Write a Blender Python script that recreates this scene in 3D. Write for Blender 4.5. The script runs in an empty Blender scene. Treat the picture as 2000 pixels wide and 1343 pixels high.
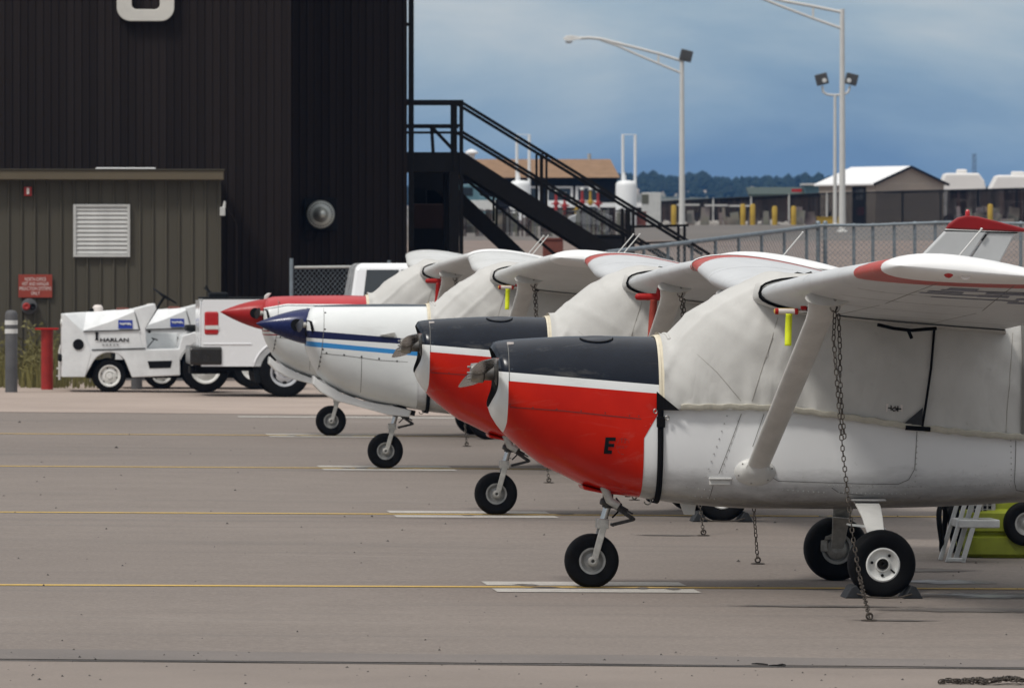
import bpy, bmesh, math, random
from mathutils import Vector, Matrix, noise
random.seed(7)
S = bpy.context.scene
COL = S.collection
R = math.radians
# ---------------------------------------------------------------- camera
F = 12640.0            # focal length in photo pixels (photo 2000 px wide)
EYE = 2.2
HZ = 500.0             # photo row of the horizon
cd = bpy.data.cameras.new('camera'); cam = bpy.data.objects.new('camera', cd); COL.objects.link(cam)
cd.sensor_width = 36.0; cd.lens = F/2000*36.0
cam.location = (0, 0, EYE); cam.rotation_euler = (R(90), 0, 0)
cd.shift_y = -(671.5-HZ)/2000.0
cd.clip_start = 0.5; cd.clip_end = 9000
cd.dof.use_dof = True; cd.dof.focus_distance = 44.0; cd.dof.aperture_fstop = 11.0
S.camera = cam
S.render.engine = 'CYCLES'
S.cycles.use_denoising = True
S.cycles.max_bounces = 6
S.cycles.volume_bounces = 0
# ---------------------------------------------------------------- exposure
S.view_settings.view_transform = 'Standard'; S.view_settings.look = 'None'
S.view_settings.exposure = -0.45; S.view_settings.gamma = 1.0
S.view_settings.use_curve_mapping = False
# ---------------------------------------------------------------- sun and sky
TO_SUN = Vector((-0.42, -0.40, 0.80)).normalized()
sl = bpy.data.lights.new('sun', 'SUN'); sl.energy = 2.9; sl.angle = R(10); sl.color = (1.0, 0.965, 0.91)
sun = bpy.data.objects.new('sun', sl); COL.objects.link(sun)
sun.rotation_euler = TO_SUN.to_track_quat('Z', 'Y').to_euler()
W = bpy.data.worlds.new('World'); S.world = W; W.use_nodes = True
nt = W.node_tree; nt.nodes.clear()
def wn(t, **k):
    n = nt.nodes.new(t)
    for a, b in k.items(): setattr(n, a, b)
    return n
sky = wn('ShaderNodeTexSky', sky_type='NISHITA', sun_disc=False)
sky.sun_elevation = math.asin(TO_SUN.z); sky.sun_rotation = math.atan2(TO_SUN.x, TO_SUN.y)
tc = wn('ShaderNodeTexCoord')
sep = wn('ShaderNodeSeparateXYZ'); nt.links.new(tc.outputs['Generated'], sep.inputs[0])
cl = wn('ShaderNodeClamp'); nt.links.new(sep.outputs[2], cl.inputs[0])
# broad cloud masses: a noise stretched sideways
mp = wn('ShaderNodeMapping'); mp.inputs['Scale'].default_value = (8, 8, 34); mp.inputs['Location'].default_value = (5.5, 3.3, 8.1)
nt.links.new(tc.outputs['Generated'], mp.inputs[0])
nz = wn('ShaderNodeTexNoise'); nz.inputs['Scale'].default_value = 1.0; nz.inputs['Detail'].default_value = 7; nz.inputs['Roughness'].default_value = 0.55; nz.inputs['Distortion'].default_value = 0.6
nt.links.new(mp.outputs[0], nz.inputs['Vector'])
off = wn('ShaderNodeMath', operation='MULTIPLY_ADD'); off.inputs[1].default_value = 0.26; off.inputs[2].default_value = -0.13
nt.links.new(nz.outputs[0], off.inputs[0])
sq = wn('ShaderNodeMath', operation='SQRT'); nt.links.new(cl.outputs[0], sq.inputs[0])
sm = wn('ShaderNodeMath', operation='ADD'); nt.links.new(sq.outputs[0], sm.inputs[0]); nt.links.new(off.outputs[0], sm.inputs[1])
rp = wn('ShaderNodeValToRGB'); nt.links.new(sm.outputs[0], rp.inputs[0])
SKY = 2.0             # the overcast is about three times brighter overhead than near the horizon
STOPS = [(0.0, (.125, .245, .430)), (.105, (.130, .260, .455)), (.150, (.255, .400, .560)), (.190, (.43, .55, .65)), (.225, (.62, .68, .72)),
         (.26, (.72, .735, .75)), (.34, (.40, .43, .46)), (.50, (.40, .42, .44)), (.72, (.82, .82, .82)), (1.0, (1.75, 1.73, 1.70))]
el = rp.color_ramp.elements
while len(el) < len(STOPS): el.new(0.5)
for e, (p, c) in zip(el, STOPS): e.position = p; e.color = (*(x/SKY for x in c), 1)
b1 = wn('ShaderNodeBackground'); b1.inputs[1].default_value = 0.02; nt.links.new(sky.outputs[0], b1.inputs[0])
b2 = wn('ShaderNodeBackground'); b2.inputs[1].default_value = SKY; nt.links.new(rp.outputs[0], b2.inputs[0])
ad = wn('ShaderNodeAddShader'); nt.links.new(b1.outputs[0], ad.inputs[0]); nt.links.new(b2.outputs[0], ad.inputs[1])
wo = wn('ShaderNodeOutputWorld'); nt.links.new(ad.outputs[0], wo.inputs[0])

# ================================================================ helpers
class MB:
    def __init__(s): s.v = []; s.f = []
    def add(s, vs, fs):
        o = len(s.v); s.v += [tuple(p) for p in vs]; s.f += [tuple(i+o for i in f) for f in fs]; return s
    def box(s, x0, x1, y0, y1, z0, z1):
        return s.add([(x0,y0,z0),(x1,y0,z0),(x1,y1,z0),(x0,y1,z0),(x0,y0,z1),(x1,y0,z1),(x1,y1,z1),(x0,y1,z1)],
                     [(0,3,2,1),(4,5,6,7),(0,1,5,4),(1,2,6,5),(2,3,7,6),(3,0,4,7)])
    def bar(s, p, q, w, h, up=(0,0,1)):                       # a rectangular bar from p to q
        p = Vector(p); q = Vector(q); d = (q-p).normalized(); u = Vector(up)
        if abs(d.dot(u)) > .98: u = Vector((1,0,0))
        a = d.cross(u).normalized()*w/2; b = a.cross(d).normalized()*h/2
        return s.add([p-a-b,p+a-b,p+a+b,p-a+b,q-a-b,q+a-b,q+a+b,q-a+b], [(0,3,2,1),(4,5,6,7),(0,1,5,4),(1,2,6,5),(2,3,7,6),(3,0,4,7)])
    def tube(s, path, r, n=8, cap=True, closed=False):
        path = [Vector(p) for p in path]; k = len(path)
        rr = r if isinstance(r, (list, tuple)) else [r]*k
        rings = []; pa = None
        for i, p in enumerate(path):
            if closed: d = path[(i+1) % k]-path[i-1]
            else: d = path[min(i+1,k-1)]-path[max(i-1,0)]
            d.normalize()
            if pa is None:
                u = Vector((0,0,1)) if abs(d.z) < .9 else Vector((1,0,0))
                a = d.cross(u).normalized()
            else:
                a = (pa - d*pa.dot(d)).normalized()
            pa = a; b = d.cross(a)
            rings.append([p+(a*math.cos(t)+b*math.sin(t))*rr[i] for t in [2*math.pi*j/n for j in range(n)]])
        return s.loft(rings, cap, cap, wrap=closed)
    def cyl(s, p, q, r0, r1=None, n=16, cap=True): return s.tube([p, q], [r0, r0 if r1 is None else r1], n, cap)
    def loft(s, rings, cap0=True, cap1=True, closed=True, wrap=False):
        o = len(s.v); n = len(rings[0]); k = len(rings)
        for r in rings: s.v += [tuple(p) for p in r]
        for i in range(k if wrap else k-1):
            for j in range(n if closed else n-1):
                a = o+i*n+j; b = o+i*n+(j+1) % n; c = o+((i+1) % k)*n+(j+1) % n; d = o+((i+1) % k)*n+j
                s.f.append((a,b,c,d))
        if not wrap and closed:
            if cap0: s.f.append(tuple(o+j for j in range(n))[::-1])
            if cap1: s.f.append(tuple(o+(k-1)*n+j for j in range(n)))
        return s
    def lathe(s, prof, c=(0,0,0), ax=(0,1,0), n=32, cap=True):  # prof: (radius, height along axis)
        c = Vector(c); ax = Vector(ax).normalized()
        u = Vector((0,0,1)) if abs(ax.z) < .9 else Vector((1,0,0))
        a = ax.cross(u).normalized(); b = ax.cross(a)
        return s.loft([[c+ax*h+(a*math.cos(t)+b*math.sin(t))*max(r,1e-4) for t in [2*math.pi*j/n for j in range(n)]] for r, h in prof], cap, cap)
    def prism(s, poly, y0, y1):                                 # poly: (x, z) outline, extruded along y
        n = len(poly)
        return s.add([(x,y0,z) for x, z in poly]+[(x,y1,z) for x, z in poly],
                     [tuple(range(n)), tuple(range(2*n-1,n-1,-1))]+[(i,n+i,n+(i+1) % n,(i+1) % n) for i in range(n)])
    def build(s, name, mat, parent=None, smooth=None, bevel=0, seg=2):
        me = bpy.data.meshes.new(name); me.from_pydata(s.v, [], s.f)
        bm = bmesh.new(); bm.from_mesh(me)
        bmesh.ops.recalc_face_normals(bm, faces=bm.faces)
        bm.to_mesh(me); bm.free()
        if smooth:
            for p in me.polygons: p.use_smooth = True
            me.set_sharp_from_angle(angle=R(smooth))
        me.materials.append(mat)
        o = bpy.data.objects.new(name, me); COL.objects.link(o)
        if parent: o.parent = parent
        if bevel:
            m = o.modifiers.new('bevel', 'BEVEL'); m.width = bevel; m.segments = seg; m.limit_method = 'ANGLE'; m.angle_limit = R(35)
        return o
def tag(o, label=None, cat=None, group=None, kind=None):
    if label: o['label'] = label
    if cat: o['category'] = cat
    if group: o['group'] = group
    if kind: o['kind'] = kind
    return o
def ground(X, Y):
    z = -0.0085*(max(-9, min(9, X))-0.5)
    pts = [(-400,0),(43,0),(77,.041),(92,.018),(100,.012),(128,.05),(200,2.2),(270,2.84),(330,3.77),(420,4.2),(900,6),(1700,12),(5000,14)]
    for (a, p), (b, q) in zip(pts, pts[1:]):
        if a <= Y <= b: z += p+(q-p)*(Y-a)/(b-a); break
    if Y > 128: z += 0.0085*(max(-9, min(9, X))-0.5)*min(1, (Y-128)/60)
    return z
class Frame:                                                    # a local frame: x along the row of the apron, y away, z up
    def __init__(s, X, Y, yaw=0.085, pitch=0.0, Z=None):
        s.o = Vector((X, Y, ground(X, Y) if Z is None else Z))
        s.m = Matrix.Translation(s.o) @ Matrix.Rotation(yaw, 4, 'Z') @ Matrix.Rotation(pitch, 4, 'Y')
        s.i = s.m.inverted()
    def at(s, x, y, v=0.0):                                     # local point at depth v that a photo point (x, y) shows
        c = s.i @ Vector((0, 0, EYE)); d = s.i.to_3x3() @ Vector(((x-1000)/F, 1, -(y-HZ)/F))
        t = (v-c.y)/d.y
        return c+d*t
    def xz(s, x, y, v=0.0): p = s.at(x, y, v); return (p.x, p.z)
    def empty(s, name):
        e = bpy.data.objects.new(name, None); COL.objects.link(e); e.matrix_world = s.m; e.empty_display_size = .2; return e
    def place(s, o): o.matrix_world = s.m; return o
def wp(x, y, Y): return Vector(((x-1000)*Y/F, Y, EYE-(y-HZ)*Y/F))
def lerp(tab, x):
    if x <= tab[0][0]: return tab[0][1]
    for (a, p), (b, q) in zip(tab, tab[1:]):
        if x <= b: return p+(q-p)*(x-a)/(b-a)
    return tab[-1][1]
def smooth01(t): t = max(0, min(1, t)); return t*t*(3-2*t)
# ---------------------------------------------------------------- materials
class NT:
    def __init__(s, name):
        s.m = bpy.data.materials.new(name); s.m.use_nodes = True; s.t = s.m.node_tree; s.t.nodes.clear()
        s.out = s.n('ShaderNodeOutputMaterial'); s.b = s.n('ShaderNodeBsdfPrincipled'); s.l(s.b.outputs[0], s.out.inputs[0])
    def n(s, t, **k):
        n = s.t.nodes.new(t)
        for a, b in k.items(): setattr(n, a, b)
        return n
    def l(s, a, b): s.t.links.new(a, b)
    def put(s, sock, v):
        if hasattr(v, 'is_linked'): s.l(v, sock)
        else: sock.default_value = v
    def ma(s, op, a, b=None, c=None):
        n = s.n('ShaderNodeMath', operation=op); s.put(n.inputs[0], a)
        if b is not None: s.put(n.inputs[1], b)
        if c is not None: s.put(n.inputs[2], c)
        return n.outputs[0]
    def coord(s, kind='Object', scale=None):
        o = s.n('ShaderNodeTexCoord').outputs[kind]
        if scale:
            m = s.n('ShaderNodeMapping'); m.inputs['Scale'].default_value = scale; s.l(o, m.inputs[0]); o = m.outputs[0]
        return o
    def noise(s, scale, detail=4, rough=.5, vec=None, dist=0):
        n = s.n('ShaderNodeTexNoise'); n.inputs['Scale'].default_value = scale; n.inputs['Detail'].default_value = detail
        n.inputs['Roughness'].default_value = rough; n.inputs['Distortion'].default_value = dist
        if vec is None: vec = s.coord()
        s.l(vec, n.inputs['Vector']); return n.outputs[0]
    def mix(s, fac, a, b, mode='MIX'):
        n = s.n('ShaderNodeMix', data_type='RGBA', blend_type=mode); s.put(n.inputs[0], fac)
        for i, c in ((6, a), (7, b)):
            if isinstance(c, (tuple, list)): n.inputs[i].default_value = (*c[:3], 1)
            else: s.l(c, n.inputs[i])
        return n.outputs[2]
    def ramp(s, v, lo, hi, a=0.0, b=1.0):
        n = s.n('ShaderNodeMapRange'); n.clamp = True; s.put(n.inputs[0], v)
        for i, x in enumerate((lo, hi, a, b)): n.inputs[i+1].default_value = x
        return n.outputs[0]
    def bump(s, h, strength=.2, dist=.01):
        n = s.n('ShaderNodeBump'); n.inputs['Strength'].default_value = strength; n.inputs['Distance'].default_value = dist
        s.l(h, n.inputs['Height']); s.l(n.outputs[0], s.b.inputs['Normal'])
    def done(s, color, rough=.5, metal=0, spec=.5, coat=0):
        s.put(s.b.inputs['Base Color'], (*color[:3], 1) if isinstance(color, (tuple, list)) else color)
        s.put(s.b.inputs['Roughness'], rough); s.b.inputs['Metallic'].default_value = metal
        s.b.inputs['Specular IOR Level'].default_value = spec; s.b.inputs['Coat Weight'].default_value = coat
        s.b.inputs['Coat Roughness'].default_value = .12
        return s.m
def mat(name, c, rough=.5, metal=0, var=.12, scale=3.0, bump=0, bscale=60, coat=0, spec=.5, stretch=None, each=0):
    t = NT(name)
    co = t.coord('Object', stretch) if stretch else t.coord()
    f = t.ramp(t.noise(scale, 6, .62, co), .3, .7)
    col = t.mix(f, tuple(x*(1-var) for x in c), tuple(min(1, x*(1+var*.6)) for x in c))
    if each:                                                    # every panel weathers a little differently
        r_ = t.n('ShaderNodeObjectInfo').outputs['Random']; k_ = t.ma('MULTIPLY_ADD', r_, 2*each, 1-each)
        sc_ = t.n('ShaderNodeVectorMath', operation='SCALE'); t.l(col, sc_.inputs[0]); t.l(k_, sc_.inputs['Scale']); col = sc_.outputs[0]
    rg = t.ramp(t.noise(scale*2.3, 4, .6, co), .3, .7, max(.02, rough-.07), min(1, rough+.08))
    if bump: t.bump(t.noise(bscale, 5, .6, co), bump, .01)
    return t.done(col, rg, metal, spec, coat)
M = {}
M['white'] = mat('white_paint', (.70,.70,.685), .30, var=.07, coat=.35)
M['dull_white'] = mat('weathered_white_paint', (.60,.595,.57), .42, var=.14, scale=5)
M['tip_white'] = mat('wing_tip_white', (.80,.80,.79), .38, var=.04, scale=4)
M['tyre'] = mat('tyre_rubber', (.0055,.0055,.006), .7, var=.4, scale=9, bump=.25, bscale=90, spec=.12)
M['engine'] = mat('oily_engine_metal', (.07,.066,.06), .5, metal=.5, var=.4, scale=25)
M['dark_steel'] = mat('greasy_dark_steel', (.055,.052,.048), .5, metal=.4, var=.5, scale=30)
M['rim_white'] = mat('wheel_white', (.72,.72,.69), .4, var=.12, scale=14)
M['rim_grey'] = mat('wheel_grey', (.30,.30,.29), .45, metal=.3, var=.25, scale=20)
M['dark'] = mat('dark_grime', (.010,.0095,.009), .75, var=.4, scale=20, spec=.12)
M['black'] = mat('black_webbing', (.006,.006,.007), .85, var=.3, scale=40, bump=.2, bscale=300, spec=.12)
M['chrome'] = mat('bright_metal', (.62,.62,.61), .16, metal=1, var=.08, scale=8)
M['steel'] = mat('worn_steel', (.30,.29,.27), .42, metal=.8, var=.35, scale=18)
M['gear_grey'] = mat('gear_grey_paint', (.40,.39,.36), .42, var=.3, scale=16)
M['chain'] = mat('rusty_chain_steel', (.075,.062,.05), .6, metal=.6, var=.45, scale=30)
M['red_plastic'] = mat('red_plastic', (.36,.010,.008), .45, spec=.25, var=.15, scale=12)
M['red_lens'] = mat('red_lens', (.42,.008,.01), .12, var=.1, scale=20, coat=.6)
M['red_fabric'] = mat('faded_red_fabric', (.34,.065,.048), .9, spec=.1, var=.2, scale=20)
M['lime'] = mat('lime_ribbon', (.72,.80,.015), .7, var=.08, scale=20)
M['rubber'] = mat('chock_rubber', (.014,.016,.019), .6, var=.45, scale=25, bump=.3, bscale=70)
M['black_steel'] = mat('black_painted_steel', (.0065,.0058,.0062), .6, var=.25, scale=6, spec=.2)
M['galv'] = mat('galvanised_steel', (.22,.26,.29), .5, metal=.4, var=.25, scale=10)
M['pole'] = mat('lamp_pole_paint', (.60,.59,.56), .5, var=.1, scale=.8)
M['bronze'] = mat('dark_bronze_housing', (.055,.052,.047), .5, var=.2, scale=4)
M['glass'] = mat('dark_glass', (.02,.026,.03), .06, var=.1, scale=3, spec=.8)
M['bumper'] = mat('dark_bumper', (.05,.048,.045), .22, metal=.7, var=.2, scale=5)
M['cart_lime'] = mat('lime_cart_paint', (.27,.31,.02), .5, var=.25, scale=5)
M['alu'] = mat('ladder_aluminium', (.55,.56,.55), .45, metal=.35, var=.2, scale=9)
M['yellow'] = mat('yellow_bollard_paint', (.40,.255,.02), .6, var=.25, scale=3)
M['grey_bollard'] = mat('grey_bollard_paint', (.085,.085,.088), .7, var=.25, scale=4)
M['band_white'] = mat('reflective_white_band', (.62,.62,.60), .5, var=.1, scale=9)
M['hydrant'] = mat('red_standpipe_paint', (.33,.018,.014), .55, var=.25, scale=6)
M['sign_red'] = mat('red_sign_face', (.28,.040,.024), .55, var=.1, scale=3)
M['sign_text'] = mat('white_sign_lettering', (.66,.60,.56), .6, var=.05)
M['black_text'] = mat('black_lettering', (.006,.006,.007), .65, var=.2, scale=20, spec=.15)
M['blue_decal'] = mat('blue_decal', (.015,.04,.30), .4, var=.1)
M['decal_white'] = mat('decal_white', (.75,.77,.8), .5, var=.05)
M['louver'] = mat('grey_louvre_metal', (.52,.52,.50), .45, var=.12, scale=4)
M['fan_metal'] = mat('fan_aluminium', (.48,.50,.47), .35, metal=.55, var=.2, scale=6)
M['wall_letter'] = mat('cream_letter_paint', (.62,.60,.55), .5, var=.08)
M['tan_roof'] = mat('tan_shingles', (.25,.16,.10), .95, spec=.1, var=.16, scale=2, bump=.3, bscale=8)
M['dark_wall'] = mat('dark_brown_wall', (.011,.010,.011), .85, spec=.1, var=.25, scale=2)
M['shed_wall'] = mat('beige_siding', (.36,.305,.25), .75, var=.08, scale=1.5)
M['shed_roof'] = mat('white_metal_roof', (.78,.78,.77), .45, var=.04)
M['rv'] = mat('camper_white', (.74,.72,.69), .4, var=.06, scale=1)
M['slat'] = mat('brown_fence_slats', (.028,.019,.016), .9, spec=.1, each=.4, var=.45, scale=1.1, stretch=(1,1,.2))
M['stripe_orange'] = mat('stripe_orange', (.6,.25,.03), .6, var=.1)
M['tank'] = mat('white_tank_paint', (.76,.77,.77), .4, var=.05)
M['brown_box'] = mat('brown_painted_panel', (.050,.029,.024), .7, spec=.15, var=.2, scale=2)
M['olive_box'] = mat('olive_grey_panel', (.10,.10,.075), .8, var=.15, scale=1)
M['rust'] = mat('rust_red_panel', (.16,.045,.03), .8, var=.25, scale=2)
M['silver'] = mat('silver_car_paint', (.42,.43,.44), .3, metal=.4, var=.06)
M['teal'] = mat('teal_paint', (.10,.20,.24), .5, var=.1)
M['bed_black'] = mat('bed_rail_black', (.007,.008,.009), .6, spec=.15, var=.2)
# ================================================================ ground
def asphalt():
    t = NT('old_asphalt')
    big = t.ramp(t.noise(.12, 5, .6, t.coord('Object', (.5, 1, 1))), .3, .7)
    mid = t.ramp(t.noise(1.3, 6, .65), .25, .75)
    fine = t.ramp(t.noise(30, 5, .8), .30, .70)
    c = t.mix(big, (.165,.138,.120), (.210,.177,.153))
    c = t.mix(t.ma('MULTIPLY', mid, .5), c, (.150,.128,.113))
    c = t.mix(t.ma('MULTIPLY', t.ramp(fine, .45, 1), .42), c, (.36,.315,.275))
    c = t.mix(t.ma('MULTIPLY', t.ramp(fine, .35, 0), .5), c, (.085,.078,.073))
    # tyre-worn dark strips and old drips
    st = t.ramp(t.noise(.5, 6, .65, t.coord('Object', (.14, 1.2, 1)), 1.5), .54, .76)
    c = t.mix(t.ma('MULTIPLY', st, .5), c, (.10,.092,.086))
    pale = t.ramp(t.noise(.9, 6, .7, t.coord('Object', (.25, 1, 1)), .8), .58, .78)
    c = t.mix(t.ma('MULTIPLY', pale, .4), c, (.28,.245,.215))
    v = t.n('ShaderNodeTexVoronoi'); v.inputs['Scale'].default_value = 2.1; t.l(t.coord(), v.inputs['Vector'])
    spot = t.ramp(v.outputs['Distance'], .07, .03)
    c = t.mix(t.ma('MULTIPLY', spot, t.ramp(t.noise(.8, 2), .5, .6, 0, .55)), c, (.06,.056,.053))
    t.bump(t.ma('ADD', t.noise(70, 4, .7), t.ma('MULTIPLY', t.noise(6, 3), .6)), .25, .012)
    return t.done(c, t.ramp(mid, 0, 1, .78, .92), 0, .35)
def concrete(name, a, b, sc=.35):
    t = NT(name)
    c = t.mix(t.ramp(t.noise(sc, 6, .65), .3, .7), a, b)
    f = t.noise(45, 3, .7)
    c = t.mix(t.ma('MULTIPLY', t.ramp(f, .55, .75), .4), c, tuple(x*1.45 for x in b))
    c = t.mix(t.ma('MULTIPLY', t.ramp(f, .42, .28), .4), c, tuple(x*.5 for x in a))
    t.bump(f, .2, .01)
    return t.done(c, .88, 0, .35)
M['asphalt'] = asphalt()
M['concrete'] = concrete('pink_concrete', (.29,.235,.20), (.375,.305,.26))
M['slab'] = concrete('front_slab', (.185,.155,.134), (.232,.195,.168), .5)
M['gravel'] = concrete('pink_gravel', (.145,.112,.094), (.215,.166,.140), .12)
M['road'] = concrete('grey_road', (.105,.095,.085), (.145,.128,.112), .1)
def paint_mat(name, c, worn=.5):
    t = NT(name)
    w = t.ramp(t.noise(9, 6, .7), .50, .68)
    w2 = t.ramp(t.noise(70, 3, .7), .50, .62)
    f = t.ma('MULTIPLY', t.ma('MAXIMUM', w, w2), worn)
    return t.done(t.mix(f, c, (.17,.15,.135)), .8, 0, .35)
M['line_yellow'] = paint_mat('worn_yellow_line_paint', (.56,.37,.09), .45)
M['line_white'] = paint_mat('worn_white_line_paint', (.46,.44,.40), .55)
def sheet(name, xs, ys, m, dz=0.0, kind='structure'):
    b = MB(); n = len(xs)
    for Y in ys:
        for X in xs: b.v.append((X, Y, ground(X, Y)+dz))
    for j in range(len(ys)-1):
        for i in range(n-1): a = j*n+i; b.f.append((a, a+1, a+n+1, a+n))
    o = b.build(name, m); tag(o, kind=kind); return o
XS = [-4000,-900,-200,-60,-20,-9,9,20,60,200,900,4000]
sheet('ground', XS, [-300,10,43,77,92,100,128,145,165,185,200,270,330,420,900,1700,4800], M['asphalt'])
sheet('concrete_strip', [-60,-20,-9,9,20], [87.7,92,100,128,140], M['concrete'], .004)
sheet('gravel_bank', [-200,-60,-20,-9,9,20,60,200], [132,145,165,185,200,270], M['gravel'], .006)
sheet('road', [-200,-60,-20,-9,9,20,60,200], [270,330,345], M['road'], .010)
sheet('gravel_lot', [-300,-60,60,300], [345,420,900], M['gravel'], .008)
# the front slab with its open joint
sheet('front_slab', [-20,-9,9,20], [5,34.70], M['slab'], .004)
jb = MB()
for i in range(60):
    x0 = -9+i*.3; x1 = x0+.3
    j0 = 34.79+.05*noise.noise((x0*.9, 3, 0)); j1 = 34.79+.05*noise.noise((x1*.9, 3, 0))
    w0 = .036+.03*noise.noise((x0*2.1, 9, 0)); w1 = .036+.03*noise.noise((x1*2.1, 9, 0))
    jb.add([(x0,j0-w0,ground(x0,j0)+.0055),(x1,j1-w1,ground(x1,j1)+.0055),(x1,j1+w1,ground(x1,j1)+.0055),(x0,j0+w0,ground(x0,j0)+.0055)], [(0,1,2,3)])
tag(jb.build('pavement_joint', mat('tar_joint', (.055,.050,.046), .8, var=.4, scale=6)), kind='structure')
# darker old seal coat behind the joint
sb = MB(); ring = []
for i in range(61):
    x = -9+i*.3
    sb.v += [(x, 34.9+.04*noise.noise((x*1.3,1,0)), ground(x,35)+.004), (x, 35.65+.16*noise.noise((x*.7,5,0))-.03*x, ground(x,35)+.004)]
    if i: sb.f.append((2*i-2, 2*i, 2*i+1, 2*i-1))
tag(sb.build('seal_coat_strip', concrete('old_seal_coat', (.135,.120,.110), (.175,.152,.138), .9)), kind='structure')
# ---------------------------------------------------------------- frames of the four airplanes
SPOTS = [(0.527, 43.0), (-0.138, 54.6), (-1.29, 65.8), (-2.157, 77.0)]
FR = [Frame(x, y, .085, .0085) for x, y in SPOTS]
TM = [(-.68,.66), (-.88,.48), (-.66,.69), (-.75,.62)]
def mark(name, fr, u0, u1, v0, v1, m, dz):
    b = MB(); k = 24
    for i in range(k+1):
        u = u0+(u1-u0)*i/k
        for v in (v0, v1):
            p = fr.m @ Vector((u, v, 0)); b.v.append((p.x, p.y, ground(p.x, p.y)+dz))
        if i: b.f.append((2*i-2, 2*i, 2*i+1, 2*i-1))
    o = b.build(name, m); tag(o, kind='structure'); return o
for fr, (a, c) in zip(FR, TM):
    mark('yellow_line', fr, -14, 14, -.085, .085, M['line_yellow'], .004)
    mark('white_line', fr, a, c, .19, .68, M['line_white'], .004)
    mark('white_line', fr, a, c, -.66, -.21, M['line_white'], .004)
f5 = Frame(-3.0, 86.2, .085, .0085)
mark('white_line', f5, -.65, 2.4, -.25, .25, M['line_white'], .004)
# damp stains and an oily patch
def blob(name, x, y, rx, ry, m, seed, dz=.005):
    b = MB(); b.v.append((x, y, ground(x, y)+dz)); n = 40
    for i in range(n):
        t = 2*math.pi*i/n; r = 1+.45*noise.noise((math.cos(t)*1.4, math.sin(t)*1.4, seed))+.15*noise.noise((math.cos(t)*5, math.sin(t)*5, seed))
        X = x+rx*r*math.cos(t); Y = y+ry*r*math.sin(t); b.v.append((X, Y, ground(X, Y)+dz))
    b.f = [(0, i+1, (i+1) % n+1) for i in range(n)]; b.v = [((p[0]), p[1], p[2]) for p in b.v]
    o = b.build(name, m); tag(o, kind='structure'); return o
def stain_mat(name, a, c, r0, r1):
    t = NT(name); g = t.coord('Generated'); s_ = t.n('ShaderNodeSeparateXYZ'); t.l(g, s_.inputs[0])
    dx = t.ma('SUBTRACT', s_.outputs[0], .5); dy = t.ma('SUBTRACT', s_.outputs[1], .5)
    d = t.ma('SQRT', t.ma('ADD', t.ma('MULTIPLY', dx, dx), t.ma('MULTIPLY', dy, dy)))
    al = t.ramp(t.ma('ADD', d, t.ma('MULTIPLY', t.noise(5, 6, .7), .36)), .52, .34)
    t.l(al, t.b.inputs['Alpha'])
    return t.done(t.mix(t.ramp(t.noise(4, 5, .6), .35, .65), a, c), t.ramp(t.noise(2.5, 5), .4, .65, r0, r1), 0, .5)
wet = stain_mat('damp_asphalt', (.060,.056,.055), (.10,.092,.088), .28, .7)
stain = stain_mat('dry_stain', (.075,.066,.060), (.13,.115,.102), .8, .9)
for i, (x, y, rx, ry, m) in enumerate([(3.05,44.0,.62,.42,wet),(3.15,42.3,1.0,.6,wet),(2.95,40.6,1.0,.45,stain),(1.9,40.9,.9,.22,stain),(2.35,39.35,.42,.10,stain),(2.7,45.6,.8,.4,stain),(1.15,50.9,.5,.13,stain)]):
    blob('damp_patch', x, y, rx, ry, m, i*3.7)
# loose grit
pb = MB()
for i in range(260):
    Y = random.choice((random.uniform(33, 36), random.uniform(33, 60), random.uniform(40, 90)))
    X = random.uniform(-.082, .082)*Y; r = random.uniform(.003, .009)*(1 if Y < 50 else 1.3)*(1.7 if random.random() < .06 else 1)
    z = ground(X, Y)+.004
    pts = [(X+random.uniform(.7,1.5)*r*math.cos(a), Y+random.uniform(.7,1.3)*r*math.sin(a), z) for a in (0,1.05,2.1,3.14,4.2,5.2)]
    pb.add(pts+[(X, Y, z+r*random.uniform(.7, 1.3))], [(j, (j+1) % 6, 6) for j in range(6)])
tag(pb.build('loose_grit', mat('dark_grit', (.05,.045,.04), .9, var=.5, scale=3)), 'dark grit and pebbles scattered over the apron', 'grit', kind='stuff')
for nm, x, y, lab in (('tar_strip', 1483, 1296, 'thin dark strip of tar lying behind another by the pavement joint'), ('tar_strip', 1517, 1299, 'forked dark scrap of tar lying near the pavement joint')):
    Y = F*2.2/(y-HZ); X = (x-1000)*Y/F; b = MB(); z = ground(X, Y)
    b.tube([(X-.04,Y+.02,z+.008),(X-.015,Y,z+.010),(X+.015,Y-.01,z+.009),(X+.045,Y-.03,z+.007)], [.003,.005,.005,.003], 6)
    if x > 1500: b.tube([(X,Y,z+.009),(X+.03,Y+.05,z+.012),(X+.05,Y+.07,z+.008)], [.005,.005,.003], 6)
    tag(b.build(nm, M['dark']), lab, 'debris', 'tar scraps by the joint')
# ================================================================ airplane paint and canvas
def canvas():
    t = NT('grey_canvas')
    co = t.coord()
    f = t.ramp(t.noise(2.2, 6, .65, co), .3, .7)
    c = t.mix(f, (.475,.468,.445), (.55,.542,.518))
    spots = t.ramp(t.noise(16, 5, .7, co), .62, .75)
    c = t.mix(t.ma('MULTIPLY', spots, .30), c, (.27,.255,.225))
    folds = t.ma('MULTIPLY', t.ma('ABSOLUTE', t.ma('SUBTRACT', t.noise(2.6, 3, .5, t.coord('Object', (1.5, 1, .8)), .4), .5)), 1.6)
    weave = t.noise(160, 2, .5, co)
    t.bump(t.ma('ADD', t.ma('MULTIPLY', folds, 1.0), t.ma('MULTIPLY', weave, .05)), .30, .04)
    return t.done(c, .92, 0, .15)
M['canvas'] = canvas()
M['cream'] = mat('cream_webbing', (.66,.60,.47), .85, var=.1, scale=20)
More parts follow.
